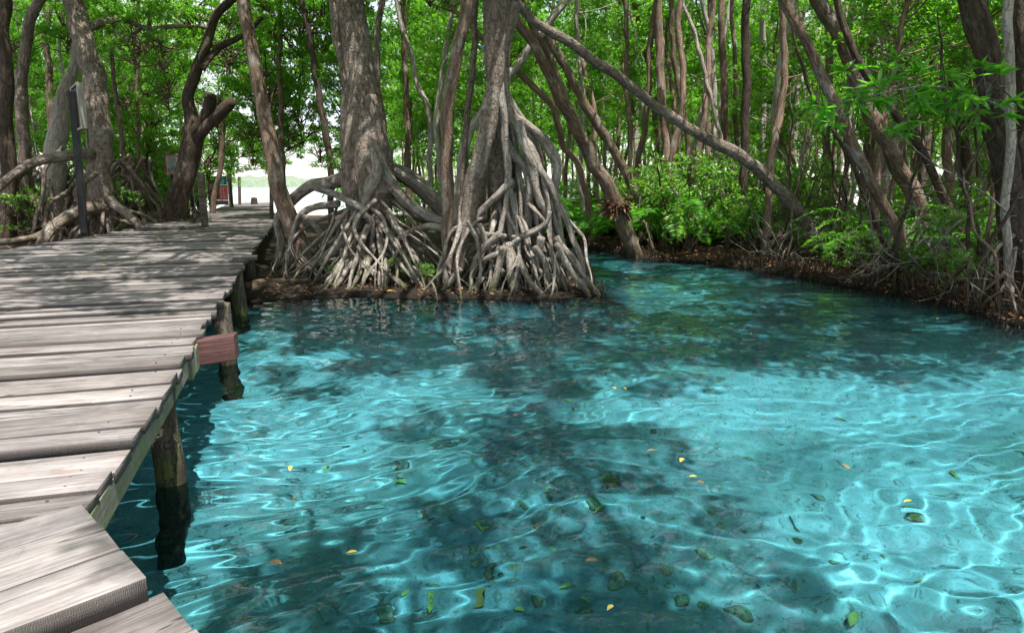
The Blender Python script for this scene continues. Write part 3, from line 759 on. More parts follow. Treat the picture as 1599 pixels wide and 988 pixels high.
# --- the two large prop-rooted mangroves on the islet
def islet_tree(key, label, trunk_pts, Y, top_ext, strands, roots, nrand, base_px, rspan, seed, crowns, front, small=(), skirt=0):
    rng = np.random.default_rng(seed)
    b = at(base_px[0], base_px[1], Y); b[2] = gh(b[0], b[1])
    root = empty('mangrove_tree', b, label, 'tree')
    P, r = px3(trunk_pts, Y, Y)
    top = P[-1]; d = unit(P[-1]-P[-2])
    P += [top+d*2, top+d*2+np.array([.2,.3,2.2]), top+d*2+np.array([.1,.6,4.8])]; r += [r[-1]*.92, r[-1]*.7, r[-1]*.3]
    mb = MB(); Pp, rp = tube(mb, P, r, 22, .07, .07, .02, rng=rng)
    for pts, dy0, dy1 in strands:
        q, rr = px3(pts, Y+dy0, Y+dy1); tube(mb, q, rr, 14, .07, .09, .02, rng=rng)
    tp = P[-2]
    limbs = []
    for cx, cy, cz in list(crowns)+list(small):
        e = np.array([cx, cy, cz]); mid = (tp+e)/2+np.array([0,0,.3])
        tube(mb, [tp+[0,0,-.8], mid, e], [.13, .09, .03], 9, .15, .1, .05, rng=rng)
    mb.build('trunk', MAT['bark_grey'], root)
    for k, (cx, cy, cz) in enumerate(crowns): put_crown(root, (cx, cy, cz), True, random.uniform(.8, 1.05))
    for c_ in small: put_crown(root, c_, False, random.uniform(.75,1.05))
    for pts, dy in roots:
        # last point touches the ground; first sits at the trunk depth
        e = pts[-1]; q = on(e[0], e[1], .02) if len(e) == 3 else None
        Y0 = Y+dy; Y1 = max(Y0-1.7, min(q[1], Y0+.15)) if q is not None else Y0+e[3]
        n = len(pts); PP = []; rr = []
        L = np.cumsum([0]+[math.hypot(pts[i+1][0]-pts[i][0], pts[i+1][1]-pts[i][1]) for i in range(n-1)]); L = L/L[-1]
        for i, p in enumerate(pts):
            Yi = Y0+(Y1-Y0)*L[i]; PP.append(at(p[0], p[1], Yi)); rr.append(p[2]/2*Yi/F)
        if q is not None and PP[-1][2] > gh(PP[-1][0], PP[-1][1])+.15:
            l_ = PP[-1]; g_ = gh(l_[0], l_[1]-.15); PP += [l_+np.array([rng.normal(0,.05), -.08, -(l_[2]-g_)*.5]), np.array([l_[0]+rng.normal(0,.1), l_[1]-.15, g_-.2])]; rr += [rr[-1]*.85, rr[-1]*.7]
        elif q is not None: PP.append(PP[-1]+(PP[-1]-PP[-2])/np.linalg.norm(PP[-1]-PP[-2])*.2+[0,0,-.25]); rr.append(rr[-1]*.9)
        mb = MB(); tube(mb, PP, rr, 11, .05, .16, .02, rng=rng)
        mb.build('prop_root', MAT['bark_root'], root)
    for k in range(nrand):
        a = rng.uniform(0, 6.28); 
        if rng.random() < .6: a = rng.uniform(3.3, 6.1)       # more on the water side
        prop_root(root, b+[rng.normal(0,.35), rng.normal(0,.2), 0], a, rng.uniform(.5, 1.7), rng.uniform(.55, 1)*rspan, rng.uniform(.03, .058), rng.uniform(.012, .022), 'bark_root', rng)
    # shorter roots stepping down to the water in front
    for k in range(skirt):
        x0 = rng.uniform(774,790); y0 = rng.uniform(120,225); xe = rng.uniform(785,925); ye = rng.uniform(446,466); e = on(xe, ye, -.05)
        Ya = Y-rng.uniform(.15,.5); Yb = max(Y-1.6, min(e[1], Y)); w_ = rng.uniform(8,14); g_ = rng.uniform(.2,1.1)
        PP = [at(x0-2, y0-34, Ya+.42)]
        for f in (0,.25,.5,.75,1): PP.append(at(x0+(xe-x0)*(1-(1-f)**(1+g_)), y0+(ye-y0)*f, Ya+(Yb-Ya)*f))
        PP.append(PP[-1]+np.array([.03,-.05,-.3]))
        mb = MB(); Pq, rq = tube(mb, PP, np.array([w_*1.1,w_,w_*.9,w_*.85,w_*.75,w_*.62,w_*.5])/2*Y/F, 10, .05, .16, .025, rng=rng)
        for _ in range(rng.integers(0, 3)):
            q = Pq[int(len(Pq)*rng.uniform(.4,.8))]; e2 = q+np.array([rng.normal(0,.3), -rng.uniform(0,.35), -q[2]-.1]); tube(mb, [q, q*.5+e2*.5+[0,0,.08], e2], [w_*.35*Y/F, w_*.3*Y/F, w_*.2*Y/F], 7, .05, .17, .02, rng=rng)
        mb.build('prop_root', MAT['bark_root'], root)
    for k in range(12 if skirt else 17):
        cx_ = 785 if skirt else 580; xe = rng.uniform(front[0]-5, front[1]+15)
        s_ = at(cx_+rng.uniform(-20,20), rng.uniform(285, 365), Y-.12); e = on(xe, rng.uniform(448,469), -.05); e[1] = max(e[1], Y-2.4)
        r_ = rng.uniform(.026,.05); bow = rng.uniform(.0,.35)*s_[2]
        p1 = s_*.64+e*.36+[0,0,bow]; p2 = s_*.3+e*.7+[0,0,bow*.8]
        mb = MB(); Pq, rq = tube(mb, [s_+[0,.35,.12], s_, p1, p2, e, e+unit(e-p2)*.25], [r_*1.25, r_*1.15, r_, r_*.85, r_*.62, r_*.5], 9, .04, .17, .02, rng=rng)
        for _ in range(rng.integers(0, 3)):
            q = Pq[int(len(Pq)*rng.uniform(.35,.8))]; e2 = on(xe+rng.normal(0,50), rng.uniform(444,468), -.05)
            if q[2] < .12: continue
            tube(mb, [q, q*.5+e2*.5+[0,0,.05], e2], [r_*.7, r_*.6, r_*.42], 7, .05, .17, .02, rng=rng)
        mb.build('prop_root', MAT['bark_root'], root)
    # low tangle of thin rootlets under the arches
    for k in range(3):
        mb = MB()
        for _ in range(26):
            a = rng.uniform(0, 6.28); q = rng.uniform(.2, 1)*rspan
            p = b+[math.cos(a)*q, math.sin(a)*q*.7, 0]; p[2] = gh(p[0], p[1])-.1
            e = p+[rng.normal(0,.35), rng.normal(0,.25), 0]; e[2] = gh(e[0], e[1])+rng.uniform(.2, .65)
            tube(mb, [p, (p+e)/2+rng.normal(0,.07,3), e], [.016, .014, .011], 5, .12, .1, .02, rng=rng)
        tag(mb.build('root_tangle', MAT['bark_root'], root), kind='stuff')
    TREES[key] = (root, Pp, rp)

islet_tree('M1', 'thick grey mangrove with flared buttress and many arching roots, beside boardwalk leaning trunk',
    [(588,390,40),(582,335,62),(576,290,78),(570,253,72),(564,209,62),(560,146,50),(555,73,43),(545,0,38)], 14.6, 3,
    [([(556,345,24),(550,300,28),(547,250,24),(545,200,20),(541,121,14),(526,58,13),(521,0,12)], -.35, -.1),
     ([(612,300,30),(600,250,28),(588,200,22),(577,150,18)], -.25, -.2), ([(572,330,20),(570,280,24),(564,230,22),(560,180,16)], -.45, -.25)],
    [([(545,277,24),(511,287,20),(482,292,17),(453,316,15),(432,345,13)], 0.3),
     ([(590,230,20),(589,277,19),(574,311,18),(569,330,17),(540,369,16),(516,398,15),(472,434,11)], -.5),
     ([(574,330,10),(555,318,10),(526,304,10),(492,294,9)+(0.2,)], -.7),
     ([(594,240,18),(601,272,17),(633,311,16),(671,340,15),(704,352,13),(745,366,11),(770,395,10)], -.4),
     ([(598,262,26),(640,278,27),(676,311,24),(697,345,22),(715,384,18)], 0.1),
     ([(590,292,16),(625,318,15),(655,338,14),(690,350,13)+(0.6,)], -.2),
     ([(468,335,9),(492,355,9),(520,384,8)], -.3),
     ([(693,358,11),(662,357,11),(633,369,11),(604,393,10),(608,415,8)], -.6),
     ([(569,335,9),(581,345,9),(580,379,7),(575,405,6)], -.9),
     ([(530,318,12),(497,323,12),(472,336,11),(455,372,9)], -.2),
     ([(557,405,10),(541,423,10),(521,455,8)], -1.4),
     ([(562,408,9),(584,428,9),(613,437,8),(633,453,7)], -1.4),
     ([(536,388,9),(540,412,9),(548,440,7)], -1.0),
     ([(575,352,11),(566,380,10),(572,410,9),(590,440,8)], -1.0),
     ([(600,395,8),(640,415,8),(680,440,7)], -1.0)],
    26, (585,380), 2.3, 21, [(-3.8,15.6,9.2),(-1.2,17.4,10.2),(-4.8,17.9,9.6)], (478,690), [(-4.6,11.4,9.2),(-2.9,8.2,8.8),(-1.7,7.7,9.0)])
islet_tree('M2', 'tall grey mangrove whose trunk splits into long pale roots dropping to the water',
    [(790,390,30),(789,340,36),(785,290,40),(781,230,44),(779,180,36),(779,140,32),(780,97,36),(778,48,41),(776,0,39)], 13.0, 3,
    [([(715,425,15),(720,389,17),(732,330,22),(745,262,28),(761,190,26),(776,125,20),(792,60,15),(806,5,13)], -.5, -.55),
     ([(748,345,26),(752,290,34),(762,240,36),(774,190,30)], .1, 0),
     ([(826,380,20),(834,320,24),(838,260,24),(826,210,20),(800,170,18)], .3, .1)],
    [([(786,150,17),(800,182,16),(820,196,15),(849,224,15),(868,257,15),(866,292,14),(861,340,13),(871,378,11),(884,420,9)], -.25),
     ([(776,165,14),(786,204,14),(800,238,15),(820,262,15),(825,311,14),(822,360,12),(818,400,10)], -.4),
     ([(810,190,13),(822,233,13),(834,272,13),(842,316,12),(850,335,11),(863,374,10),(874,405,9)], -.5),
     ([(800,282,11),(781,301,11),(757,321,10),(737,345,9),(724,372,8)], -.5),
     ([(791,272,9),(815,306,9),(826,330,8),(842,352,8)], -.2),
     ([(869,370,11),(897,413,11),(930,458,10)], -.9),
     ([(868,380,9),(893,425,9),(916,460,8)], -1.0),
     ([(858,385,9),(872,420,9),(886,455,8)], -1.0),
     ([(808,400,10),(825,437,10),(848,464,8)], -1.0),
     ([(786,385,12),(776,425,11),(768,458,10)], -.9),
     ([(795,380,20),(800,415,22),(806,460,20)], -.8),
     ([(790,370,11),(757,364,10),(732,355,9),(708,358,8),(690,400,7)], -.6),
     ([(800,372,10),(830,362,9),(850,348,8),(858,330,7)+(0.0,)], -.8),
     ([(780,365,12),(755,390,11),(742,420,9),(733,450,8)], -.8),
     ([(835,385,10),(850,410,10),(858,450,9)], -.9),
     ([(845,370,12),(838,405,11),(830,445,9)], -.9),
     ([(748,350,8),(760,380,8),(775,412,7)], -.7),
     ([(730,345,7),(745,372,6),(748,400,5)], -1.0),
     ([(812,372,9),(790,392,9),(760,402,8),(735,430,7)], -.9),
     ([(720,420,9),(705,440,8),(690,455,7)], -.9)],
    22, (795,390), 1.6, 22, [(.8,15.2,9.6),(-.6,17,9.4),(2.8,16.8,10.0)], (700,905), [(-1.0,7.4,8.2),(.7,6.7,8.6),(2.4,7.6,8.8),(4.0,7.2,9.0),(-.2,5.7,8.8),(1.9,5.6,9.0),(3.3,5.5,9.2),(5.2,6.0,9.2),(5.4,12.4,9.6)], skirt=7)

# --- trees left of the boardwalk
traced('L1', 'old gnarled mangrove with arching limb, beside black sign post',
    [(163,366,44),(161,330,36),(161,306,34),(155,238,32),(153,170,34),(147,115,30),(125,42,26),(113,0,26)], 19.6, mat='bark_grey', n=16, lump=.12, wob=.05, ext=4, big=True, roots=16, rh=1.1, rreach=1.6, rr=.07, rmat='bark_grey')
def limb(key, pts, d0, d1, mat, name='limb', n=10):
    root = TREES[key][0]; P, r = [], []
    for i, p in enumerate(pts):
        Y = d0+(d1-d0)*i/(len(pts)-1); q = at(p[0], p[1], Y); P.append(q); r.append(p[2]/2*Y/F)
    mb = MB(); tube(mb, P, r, n, .07, .12, .03); return mb.build(name, MAT[mat], root)
limb('L1', [(146,238,17),(115,240,17),(85,247,15),(42,262,14),(8,286,13),(-30,318,11),(-70,360,10)], 19.4, 16.5, 'bark_grey')
limb('L1', [(160,322,22),(135,328,20),(110,334,19),(84,352,17),(64,380,15),(58,400,13)], 19.3, 16.2, 'bark_grey', 'prop_root')
limb('L1', [(84,358,12),(55,369,11),(25,374,10),(-15,380,9),(-50,400,8)], 17.4, 15.5, 'bark_grey', 'prop_root')
limb('L1', [(165,308,14),(185,322,14),(205,340,14),(222,362,12)], 19.5, 18.6, 'bark_grey', 'prop_root')
limb('L1', [(160,312,12),(140,330,10),(118,300,8),(150,270,7)], 19.2, 18.8, 'bark_grey', 'prop_root')
limb('L1', [(128,52,12),(157,38,12),(191,32,9),(230,43,7),(289,40,5),(325,44,3)], 19.6, 21.5, 'bark_grey')
limb('L1', [(176,45,4),(186,62,5),(200,68,5),(212,55,4),(225,40,3)], 20.2, 20.8, 'bark_grey')
traced('L2', 'slender curved trunk at far left edge before the root thicket', [(42,372,22),(40,330,18),(38,238,17),(36,178,18),(32,136,17),(38,85,15),(45,34,14),(64,0,13)], 20.5, mat='bark_grey', ext=3, roots=12, rh=1.3, rreach=1.3, rr=.05, rmat='bark_grey')
traced('L3', 'pale sunlit trunk with twisted top behind black sign post', [(88,362,34),(87,300,30),(88,255,28),(90,212,27),(97,165,22),(108,128,17),(117,85,13),(122,40,10),(126,0,9)], 22, mat='bark_pale', ext=3, roots=14, rh=1.2, rreach=1.5, rr=.06, rmat='bark_grey')
traced('L4', 'thin dark trunk between pale gnarled mangroves on boardwalk side', [(80,340,10),(80,250,10),(78,140,10),(72,62,9),(75,0,9)], 24, ext=3)
traced('L5', 'dark tree at far left margin wrapped by hanging roots', [(12,372,24),(14,300,22),(10,200,20),(8,100,18),(6,0,16)], 19, mat='bark_dark', ext=3, roots=12, rh=1.3, rreach=1.4, rr=.05, rmat='bark_grey')
traced('L6', 'broken dark stump with hollow side near left boardwalk edge', [(205,352,26),(205,315,22),(204,280,20),(205,262,16),(207,246,11)], 24, mat='bark_brown', ext=0, name='tree_stump', cat='stump', roots=4, rh=.6, rr=.05, lump=.18)
traced('L7', 'thin crooked sapling trunk between old mangrove and hollow stump', [(196,340,8),(196,270,7),(187,200,7),(180,140,6),(176,80,5),(178,0,5)], 22.5, ext=2.5, lump=.05)
traced('L8', 'thin straight sapling left of picture sign', [(217,340,6),(216,260,5),(215,180,5),(214,100,4),(216,0,4)], 25, ext=2.5)
traced('L9', 'wavy thin trunk left of picture sign', [(243,340,10),(240,300,8),(229,262,7),(232,220,6),(236,180,6),(230,120,5),(234,0,5)], 27, ext=2.5, mat='bark_dark')
traced('T_fork', 'dark forked tree with cut stubs leaning over boardwalk side platform',
    [(272,348,34),(281,298,31),(293,247,31),(303,204,32),(299,179,20),(295,149,16),(303,125,16),(310,106,15),(327,55,13),(340,21,12),(361,0,11)], 21.8, mat='bark_dark', n=14, lump=.09, ext=3, coff=(1,0,0))
limb('T_fork', [(298,225,24),(312,206,22),(326,190,20),(342,176,19),(357,162,17),(361,158,15)], 21.8, 21.5, 'bark_dark')
limb('T_fork', [(306,208,20),(316,190,18),(325,165,17),(329,148,16)], 21.7, 21.4, 'bark_dark')
limb('T_fork', [(316,108,10),(330,88,10),(352,70,9),(380,55,8),(410,28,6)], 21.7, 22.5, 'bark_dark')
traced('T_thin0', 'thin bent trunk beside teal and red notice board', [(332,332,9),(336,300,8),(343,272,8),(347,230,8),(347,204,8),(353,140,7),(361,72,6),(366,0,5)], 30, mat='bark_brown', ext=2.5)
traced('T_lean', 'brown trunk leaning left across boardwalk end, foot on mud by log',
    [(476,420,30),(463,369,28),(443,311,25),(426,243,23),(409,170,21),(395,97,20),(385,24,19),(379,-20,18)], 14.7, 15.2, mat='bark_brown', n=16, ext=4, roots=6, rh=.5, rreach=.45, rr=.035, big=True, coff=(-.3,0,0))
traced('T_thin1', 'straight thin trunk rising just right of leaning boardwalk trunk', [(444,352,9),(442,277,8),(439,200,8),(437,97,7),(437,0,7)], 24, ext=3, mat='bark_brown')
traced('T_thin2', 'slim dark trunk in front of lagoon, left of thick grey mangrove', [(518,345,11),(517,311,10),(516,262,10),(511,219,10),(501,170,10),(492,107,9),(480,44,8),(472,0,8)], 22, ext=3, mat='bark_dark')
# --- between and beside the islet mangroves
traced('S1', 'brown trunk with knot, standing left of splitting mangrove', [(701,432,19),(699,340,18),(697,243,18),(701,160,18),(711,100,18),(718,63,18),(730,0,19)], 12.7, mat='bark_brown', n=14, ext=4, big=False, lump=.06)
traced('S2', 'thin grey trunk squeezed between brown trunk and splitting mangrove', [(714,425,11),(716,369,10),(723,267,9),(730,170,9),(740,87,9),(744,0,9)], 13.2, mat='bark_grey', ext=3)
traced('G1', 'leaning trunk with dead leaf collar, rooted at bank tip', [(990,392,24),(975,350,24),(956,306,22),(927,253,21),(893,185,18),(868,141,15),(834,73,14),(803,24,13)], 18.4, 16.5, mat='bark_brown', n=14, ext=3.5, lump=.08, roots=5, rh=.9, rreach=.6, rr=.045, rmat='bark_brown', lean=(-.5,-.1,.8))
limb('G1', [(897,190,13),(872,130,12),(848,70,11),(825,25,10),(810,-10,9)], 17.4, 16.6, 'bark_brown')
traced('G2', 'second leaning trunk, thinner and behind the collared one', [(1010,345,15),(987,292,14),(951,219,14),(912,160,13),(878,97,12),(844,49,12),(815,10,11)], 21, 20, mat='bark_brown', ext=3, lean=(-.5,0,.8))
traced('G3', 'thin slanting trunk crossing behind collared leaning trunk', [(922,345,10),(917,311,10),(902,253,10),(880,228,9),(863,170,10),(834,136,10),(800,102,9),(770,75,8)], 21.5, 20.5, mat='bark_red', ext=2.5, lean=(-.6,0,.7))
traced('G4', 'pale trunk leaning right, seen behind splitting mangrove', [(715,300,16),(732,209,15),(752,180,14),(800,112,13),(825,78,12),(870,20,11)], 20, mat='bark_pale', ext=2.5, lean=(.4,0,.8))
traced('G5', 'pale crooked sapling in gap between the two large mangroves', [(690,320,8),(682,190,9),(688,130,8),(700,60,8),(706,0,7)], 22, mat='bark_pale', ext=2.5)
traced('G6', 'grey trunk just right of thick buttressed mangrove', [(603,300,9),(598,200,9),(590,120,10),(588,60,9),(598,0,9)], 19, mat='bark_grey', ext=2.5)
traced('G7', 'leaning pale trunk behind thick buttressed mangrove', [(672,300,8),(668,170,8),(648,120,8),(640,80,7),(625,30,7),(618,0,6)], 24, mat='bark_pale', ext=2.5)
traced('G8', 'straight thin trunk midway between the two large mangroves', [(638,300,9),(636,200,9),(633,120,8),(630,0,8)], 26, mat='bark_brown', ext=2.5)
traced('BIG', 'long grey trunk arching diagonally from bank up over the pool',
    [(1300,402,26),(1268,363,21),(1235,317,19),(1189,270,18),(1151,240,19),(1118,224,18),(1086,205,15),(1030,170,14),(1000,146,14),(961,117,14),(917,87,14),(883,63,14),(834,34,13),(800,-2,12)], 16.8, 13.6, mat='bark_grey', n=16, lump=.05, wob=.015, ext=3, lean=(-.6,-.2,.7), coff=(-.5,-.5,.6), big=True)
# --- far bank and forest on the other side, each traced
FB = [
 ('F1','red-brown straight trunk rising from bright ferns','bark_red',23,[(1046,335,14),(1042,258,14),(1040,223,14),(1033,140,13),(1028,47,12),(1028,0,12)]),
 ('F2','leaning grey-brown trunk behind the ferns, left of red-brown trunk','bark_brown',26,[(1040,330,9),(1032,240,9),(1023,158,9),(1014,107,8),(1002,56,8),(988,0,7)]),
 ('F3','thin pale trunk leaning left above ferns','bark_pale',27,[(1010,320,5),(1004,200,5),(998,110,5),(990,47,5),(977,0,5)]),
 ('F4','thin crooked trunk crossing behind arching trunk, foot among ferns','bark_brown',21,[(1102,372,10),(1100,354,9),(1086,307,8),(1075,256,8),(1072,214,8),(1063,154,8),(1051,70,7),(1047,0,7)]),
 ('F5','thin pale trunk leaning left, ending behind arching trunk','bark_pale',22,[(1128,300,7),(1126,228,6),(1121,200,6),(1110,149,6),(1086,60,6),(1065,5,5)]),
 ('F6','straight reddish trunk behind crooked thin trunk','bark_red',28,[(1105,330,9),(1105,260,9),(1107,150,8),(1109,0,8)]),
 ('F7','grey straight trunk on bank, left of the dark pair','bark_brown',22.6,[(1132,372,12),(1132,300,11),(1132,233,11),(1131,140,11),(1128,70,10),(1126,0,9)]),
 ('F8','thin trunk between two straight trunks on far bank','bark_brown',25,[(1152,345,8),(1151,298,7),(1149,186,7),(1147,93,6),(1143,0,6)]),
 ('F9','dark straight trunk standing in leaf litter at bank edge','bark_dark',20,[(1158,390,15),(1160,330,14),(1161,279,13),(1164,186,13),(1165,93,13),(1164,0,12)]),
 ('F10','pale slim trunk beyond dark straight trunk','bark_pale',28,[(1192,330,9),(1191,260,9),(1192,130,9),(1191,0,8)]),
 ('F11','pale straight trunk leaning slightly right in deep forest','bark_pale',26,[(1214,345,16),(1217,330,16),(1224,279,16),(1231,186,15),(1238,93,15),(1242,0,15)]),
 ('F12','second pale trunk close beside the slightly leaning one','bark_pale',29,[(1236,330,12),(1240,200,11),(1246,100,10),(1252,0,10)]),
 ('F13','bare pale trunk leaning right in forest gap','bark_pale',26,[(1236,335,10),(1242,307,9),(1249,275,9),(1263,219,8),(1279,144,7),(1292,80,6)]),
 ('F14','brown trunk leaning left from bank, curving down to water roots','bark_brown',12.9,[(1429,436,18),(1414,400,18),(1388,337,17),(1351,263,16),(1319,200,16),(1293,142,15),(1262,68,15),(1245,40,14),(1221,0,14)]),
 ('F15','thick brown trunk slanting left over leafy branch','bark_brown',15,[(1466,392,26),(1450,360,25),(1425,300,24),(1393,242,24),(1362,179,23),(1335,116,22),(1309,53,22),(1277,0,20)]),
 ('F16','slim dark trunk slanting left beside the thick slanting trunk','bark_dark',14.2,[(1520,398,14),(1504,368,13),(1477,311,13),(1451,263,12),(1419,205,12),(1383,153,11),(1340,100,11),(1317,42,10),(1309,0,9)]),
 ('F17','straight dark trunk behind thick slanting trunk','bark_brown',20,[(1352,380,17),(1354,310,17),(1357,200,16),(1358,100,16),(1359,0,16)]),
 ('F18','straight grey trunk just right of straight dark trunk','bark_pale',22,[(1386,360,11),(1385,316,11),(1383,253,11),(1380,105,11),(1380,0,10)]),
 ('F19','grey curved trunk above leafy branch','bark_grey',19,[(1446,340,12),(1440,270,12),(1433,211,12),(1425,132,12),(1417,79,12),(1409,0,11)]),
 ('F20','grey-brown twin trunk behind leafy branch','bark_brown',20,[(1437,350,15),(1440,295,14),(1446,237,13),(1456,132,13),(1461,0,13)]),
 ('F21','sunlit pinkish straight trunk behind leafy branch tip','bark_red',17,[(1483,355,15),(1482,311,14),(1480,237,13),(1485,158,13),(1489,0,13)]),
 ('F22','dark ragged trunk right of sunlit pinkish trunk','bark_dark',19,[(1508,370,17),(1508,330,17),(1506,250,15),(1503,180,14),(1500,80,12),(1496,0,12)]),
 ('F23','thin curving trunk beside the massive dark one','bark_brown',18,[(1532,340,9),(1530,274,9),(1525,200,8),(1515,120,8),(1508,60,8),(1501,0,7)]),
 ('F24','massive dark trunk leaning left near right edge of pool','bark_dark',11.4,[(1592,470,42),(1588,421,40),(1577,316,38),(1562,211,38),(1546,132,36),(1535,63,35),(1520,0,34)]),
 ('F25','slim pale thorny trunk at bank in front of massive dark trunk','bark_pale',10.9,[(1577,462,13),(1575,395,12),(1572,326,12),(1575,237,13),(1577,132,13),(1577,0,13)]),
 ('F26','dark trunk at very right margin of forest','bark_dark',13,[(1604,440,18),(1602,300,17),(1597,150,16),(1592,40,16),(1588,0,16)]),
 ('F27','thin dark trunk leaning left beneath the slanting trunks','bark_dark',13.6,[(1400,425,9),(1372,360,8),(1346,295,8),(1322,240,7),(1300,200,6)]),
 ('F28','straight brown trunk left of slanting pair','bark_brown',21,[(1288,380,12),(1290,300,12),(1292,200,11),(1294,100,11),(1296,0,10)]),
 ('F29','thin grey trunk right of arching trunk foot','bark_grey',18,[(1318,395,8),(1319,330,8),(1322,240,7),(1326,120,7),(1330,0,7)]),
]
for key, lab, mt, Y, pts in FB:
    big = key in ('F14','F9'); water_edge = key in ('F14','F16','F24','F25','F26','F27','F15','F29')
    traced(key, lab, pts, Y, mat=mt, n=16 if pts[0][2] > 20 else 10, ext=random.uniform(2.5,4), big=big, csc=random.uniform(.55,.75), crown=key in ('F2','F3','F6','F10','F12','F17','F19','F22','F24','F14','F23'),
           roots={'F14':10,'F16':8,'F24':10,'F25':9,'F26':5,'F27':5,'F15':6,'F29':6}.get(key, 0), rh=1.0, rreach=.9, rr=.03, rmat='bark_root' if water_edge else 'bark_brown', lump=.07)
# dead leaf collar on the leaning trunk
root, Pp, rp = TREES['G1']; k = int(len(Pp)*.19); rng = np.random.default_rng(3); mb = MB()
n = 260; a = rng.uniform(0, 6.28, n); dd = np.stack([np.cos(a), np.sin(a), rng.uniform(-1.2, .2, n)], 1)
leaf_cards(mb, Pp[k]+dd*[.16,.16,.12]+rng.normal(0,.07,(n,3)), dd, rng.uniform(.12,.3,n), .09, rng, True, .2, rng.uniform(0,.4,n)); mb.build('dead_leaf_collar', MAT['litter'], root, smooth=False)
# leafy branch reaching left from the slim pale trunk
root = TREES['F25'][0]; rng = np.random.default_rng(8); lv = MB(); tw = MB()
def bpt(x, y, Y): return at(x, y, Y)
main = [(1572,175,10.8),(1530,150,10.6),(1480,140,10.4),(1420,138,10.2),(1360,150,10.0),(1312,168,9.9)]
P = [bpt(*p) for p in main]; Pq, rq = tube(tw, P, [.022,.018,.015,.012,.009,.004], 6, .08, .05, .02, rng=rng)
spr = []
for k in range(58):
    f = .1+.9*k/57; q = Pq[int(f*(len(Pq)-1))]
    e = q+np.array([rng.normal(-.12,.22), rng.normal(0,.3), rng.normal(.0,.20)])
    tube(tw, [q, (q+e)/2+[0,0,.03], e], [.006,.005,.003], 4, .08, 0, 0, False, rng=rng); spr.append((e, e-q))
low = [(1572,330,10.8),(1520,290,10.6),(1450,250,10.4),(1400,205,10.2)]
Pl, _ = tube(tw, [bpt(*p) for p in low], [.016,.013,.01,.005], 6, .08, .05, .02, rng=rng)
for q in Pl[-1:]: spr.append((q, np.array([-.1,0,.05]))); spr.append((q+[.05,.1,.03], np.array([.1,0,.05])))
for e, d in spr:
    n = rng.integers(7, 12); o = unit(rng.normal(0,1,(n,3))*[1,1,.35]+unit(np.array(d))*.6)
    leaf_cards(lv, np.repeat([e], n, 0)+rng.normal(0,.01,(n,3)), o, rng.uniform(.17,.29,n), rng.uniform(.055,.085,n), rng, True, 1.2)
lv.build('foliage', MAT['fern'], root, smooth=False); tw.build('branch', MAT['twig'], root)
mb = MB()
_, Pt, rt_ = TREES['F25']
for k in range(26):
    q = Pt[rng.integers(4, len(Pt)*6//10)]; a = rng.uniform(0,6.28); e = q+[math.cos(a)*.14, math.sin(a)*.14, .02]
    tube(mb, [q, (q+e)/2, e], [.012,.009,.004], 5, .05, 0, 0, rng=rng)
tag(mb.build('peg_shoots', MAT['bark_pale'], root), kind='stuff')

for key, x, y, Y, sc_ in (('T_thin1',415,150,25,.9),('T_thin1',470,60,25,1.),('T_thin1',450,205,26,.6),('T_thin2',545,120,23,.8),('T_thin2',500,30,24,1.),('T_thin2',470,190,26,.75),('T_thin2',560,215,24,.6),
        ('T_thin1',405,180,26,.8),('T_thin1',430,25,25,1.),('T_thin2',535,60,24,.9),('T_thin2',480,15,25,1.),('T_thin2',545,165,25,.8),('T_thin1',445,120,27,1.),('T_thin1',410,95,27,1.),('T_thin1',500,232,30,.7),('T_thin2',560,255,27,.7),('T_thin2',465,140,29,.9),
        ('T_thin0',360,238,36,.9),('T_thin0',430,232,38,1.),('T_thin0',322,250,34,1.),('T_thin0',400,215,37,1.),('T_thin0',345,200,33,1.),('T_thin0',375,50,31,1.1),('T_thin0',335,150,31,1.1),('T_thin0',390,200,32,1.),('T_thin0',380,110,31,1.1),('T_thin0',395,238,36,.8),('T_fork',250,60,23,.9),('T_fork',300,20,23,.9),('T_fork',350,60,23,.8),('T_fork',260,130,25,.8),
        ('L1',210,60,20.5,.7),('L9',230,200,27,.9),('L9',215,120,27,1.),('L8',190,150,25,.8),('L2',20,60,21,.7),('L3',100,40,22,.7)):
    put_crown(TREES[key][0], at(x, y, Y), False, sc_)
# --- trees standing behind and right of the photographer, whose limbs overhang the pool
def overhang(label, base, fork, mat, tips):
    base = np.array(base, float); base[2] = gh(base[0], base[1]); fork = np.array(fork, float)
    root = empty('mangrove_tree', base, label, 'tree'); mb = MB()
    tube(mb, [base-[0,0,.4], base*.6+fork*.4, fork], [.26,.22,.18], 12, .15, .08, .03)
    for e in tips:
        e = np.array(e, float); tube(mb, [fork, fork*.5+e*.5+[0,0,.4], e], [.13,.09,.03], 8, .2, .08, .05)
    mb.build('trunk', MAT[mat], root)
    for e in tips: put_crown(root, e, False, e_sc)
e_sc = .78
overhang('large mangrove behind the viewpoint with limbs overhanging the near pool', (4.2,-4.6,0), (3.4,-2.2,6.2), 'bark_brown', [(1.0,.5,8.0),(2.4,1.0,8.4),(1.9,3.4,8.2),(3.4,-.4,8.8)])
e_sc = 1.05
overhang('mangrove on the near right bank with limbs shading the far corner of the pool', (12.6,6.6,0), (11.4,6.8,5.6), 'bark_dark', [(9.6,7.4,7.6),(8.4,6.2,8.2),(10.6,8.6,8.6),(7.6,8.2,8.4),(6.6,6.0,8.8),(5.9,7.8,9.0),(8.8,9.6,8.8),(7.2,10.4,9),(10.2,10.4,9),(9.4,8.6,9.5)])
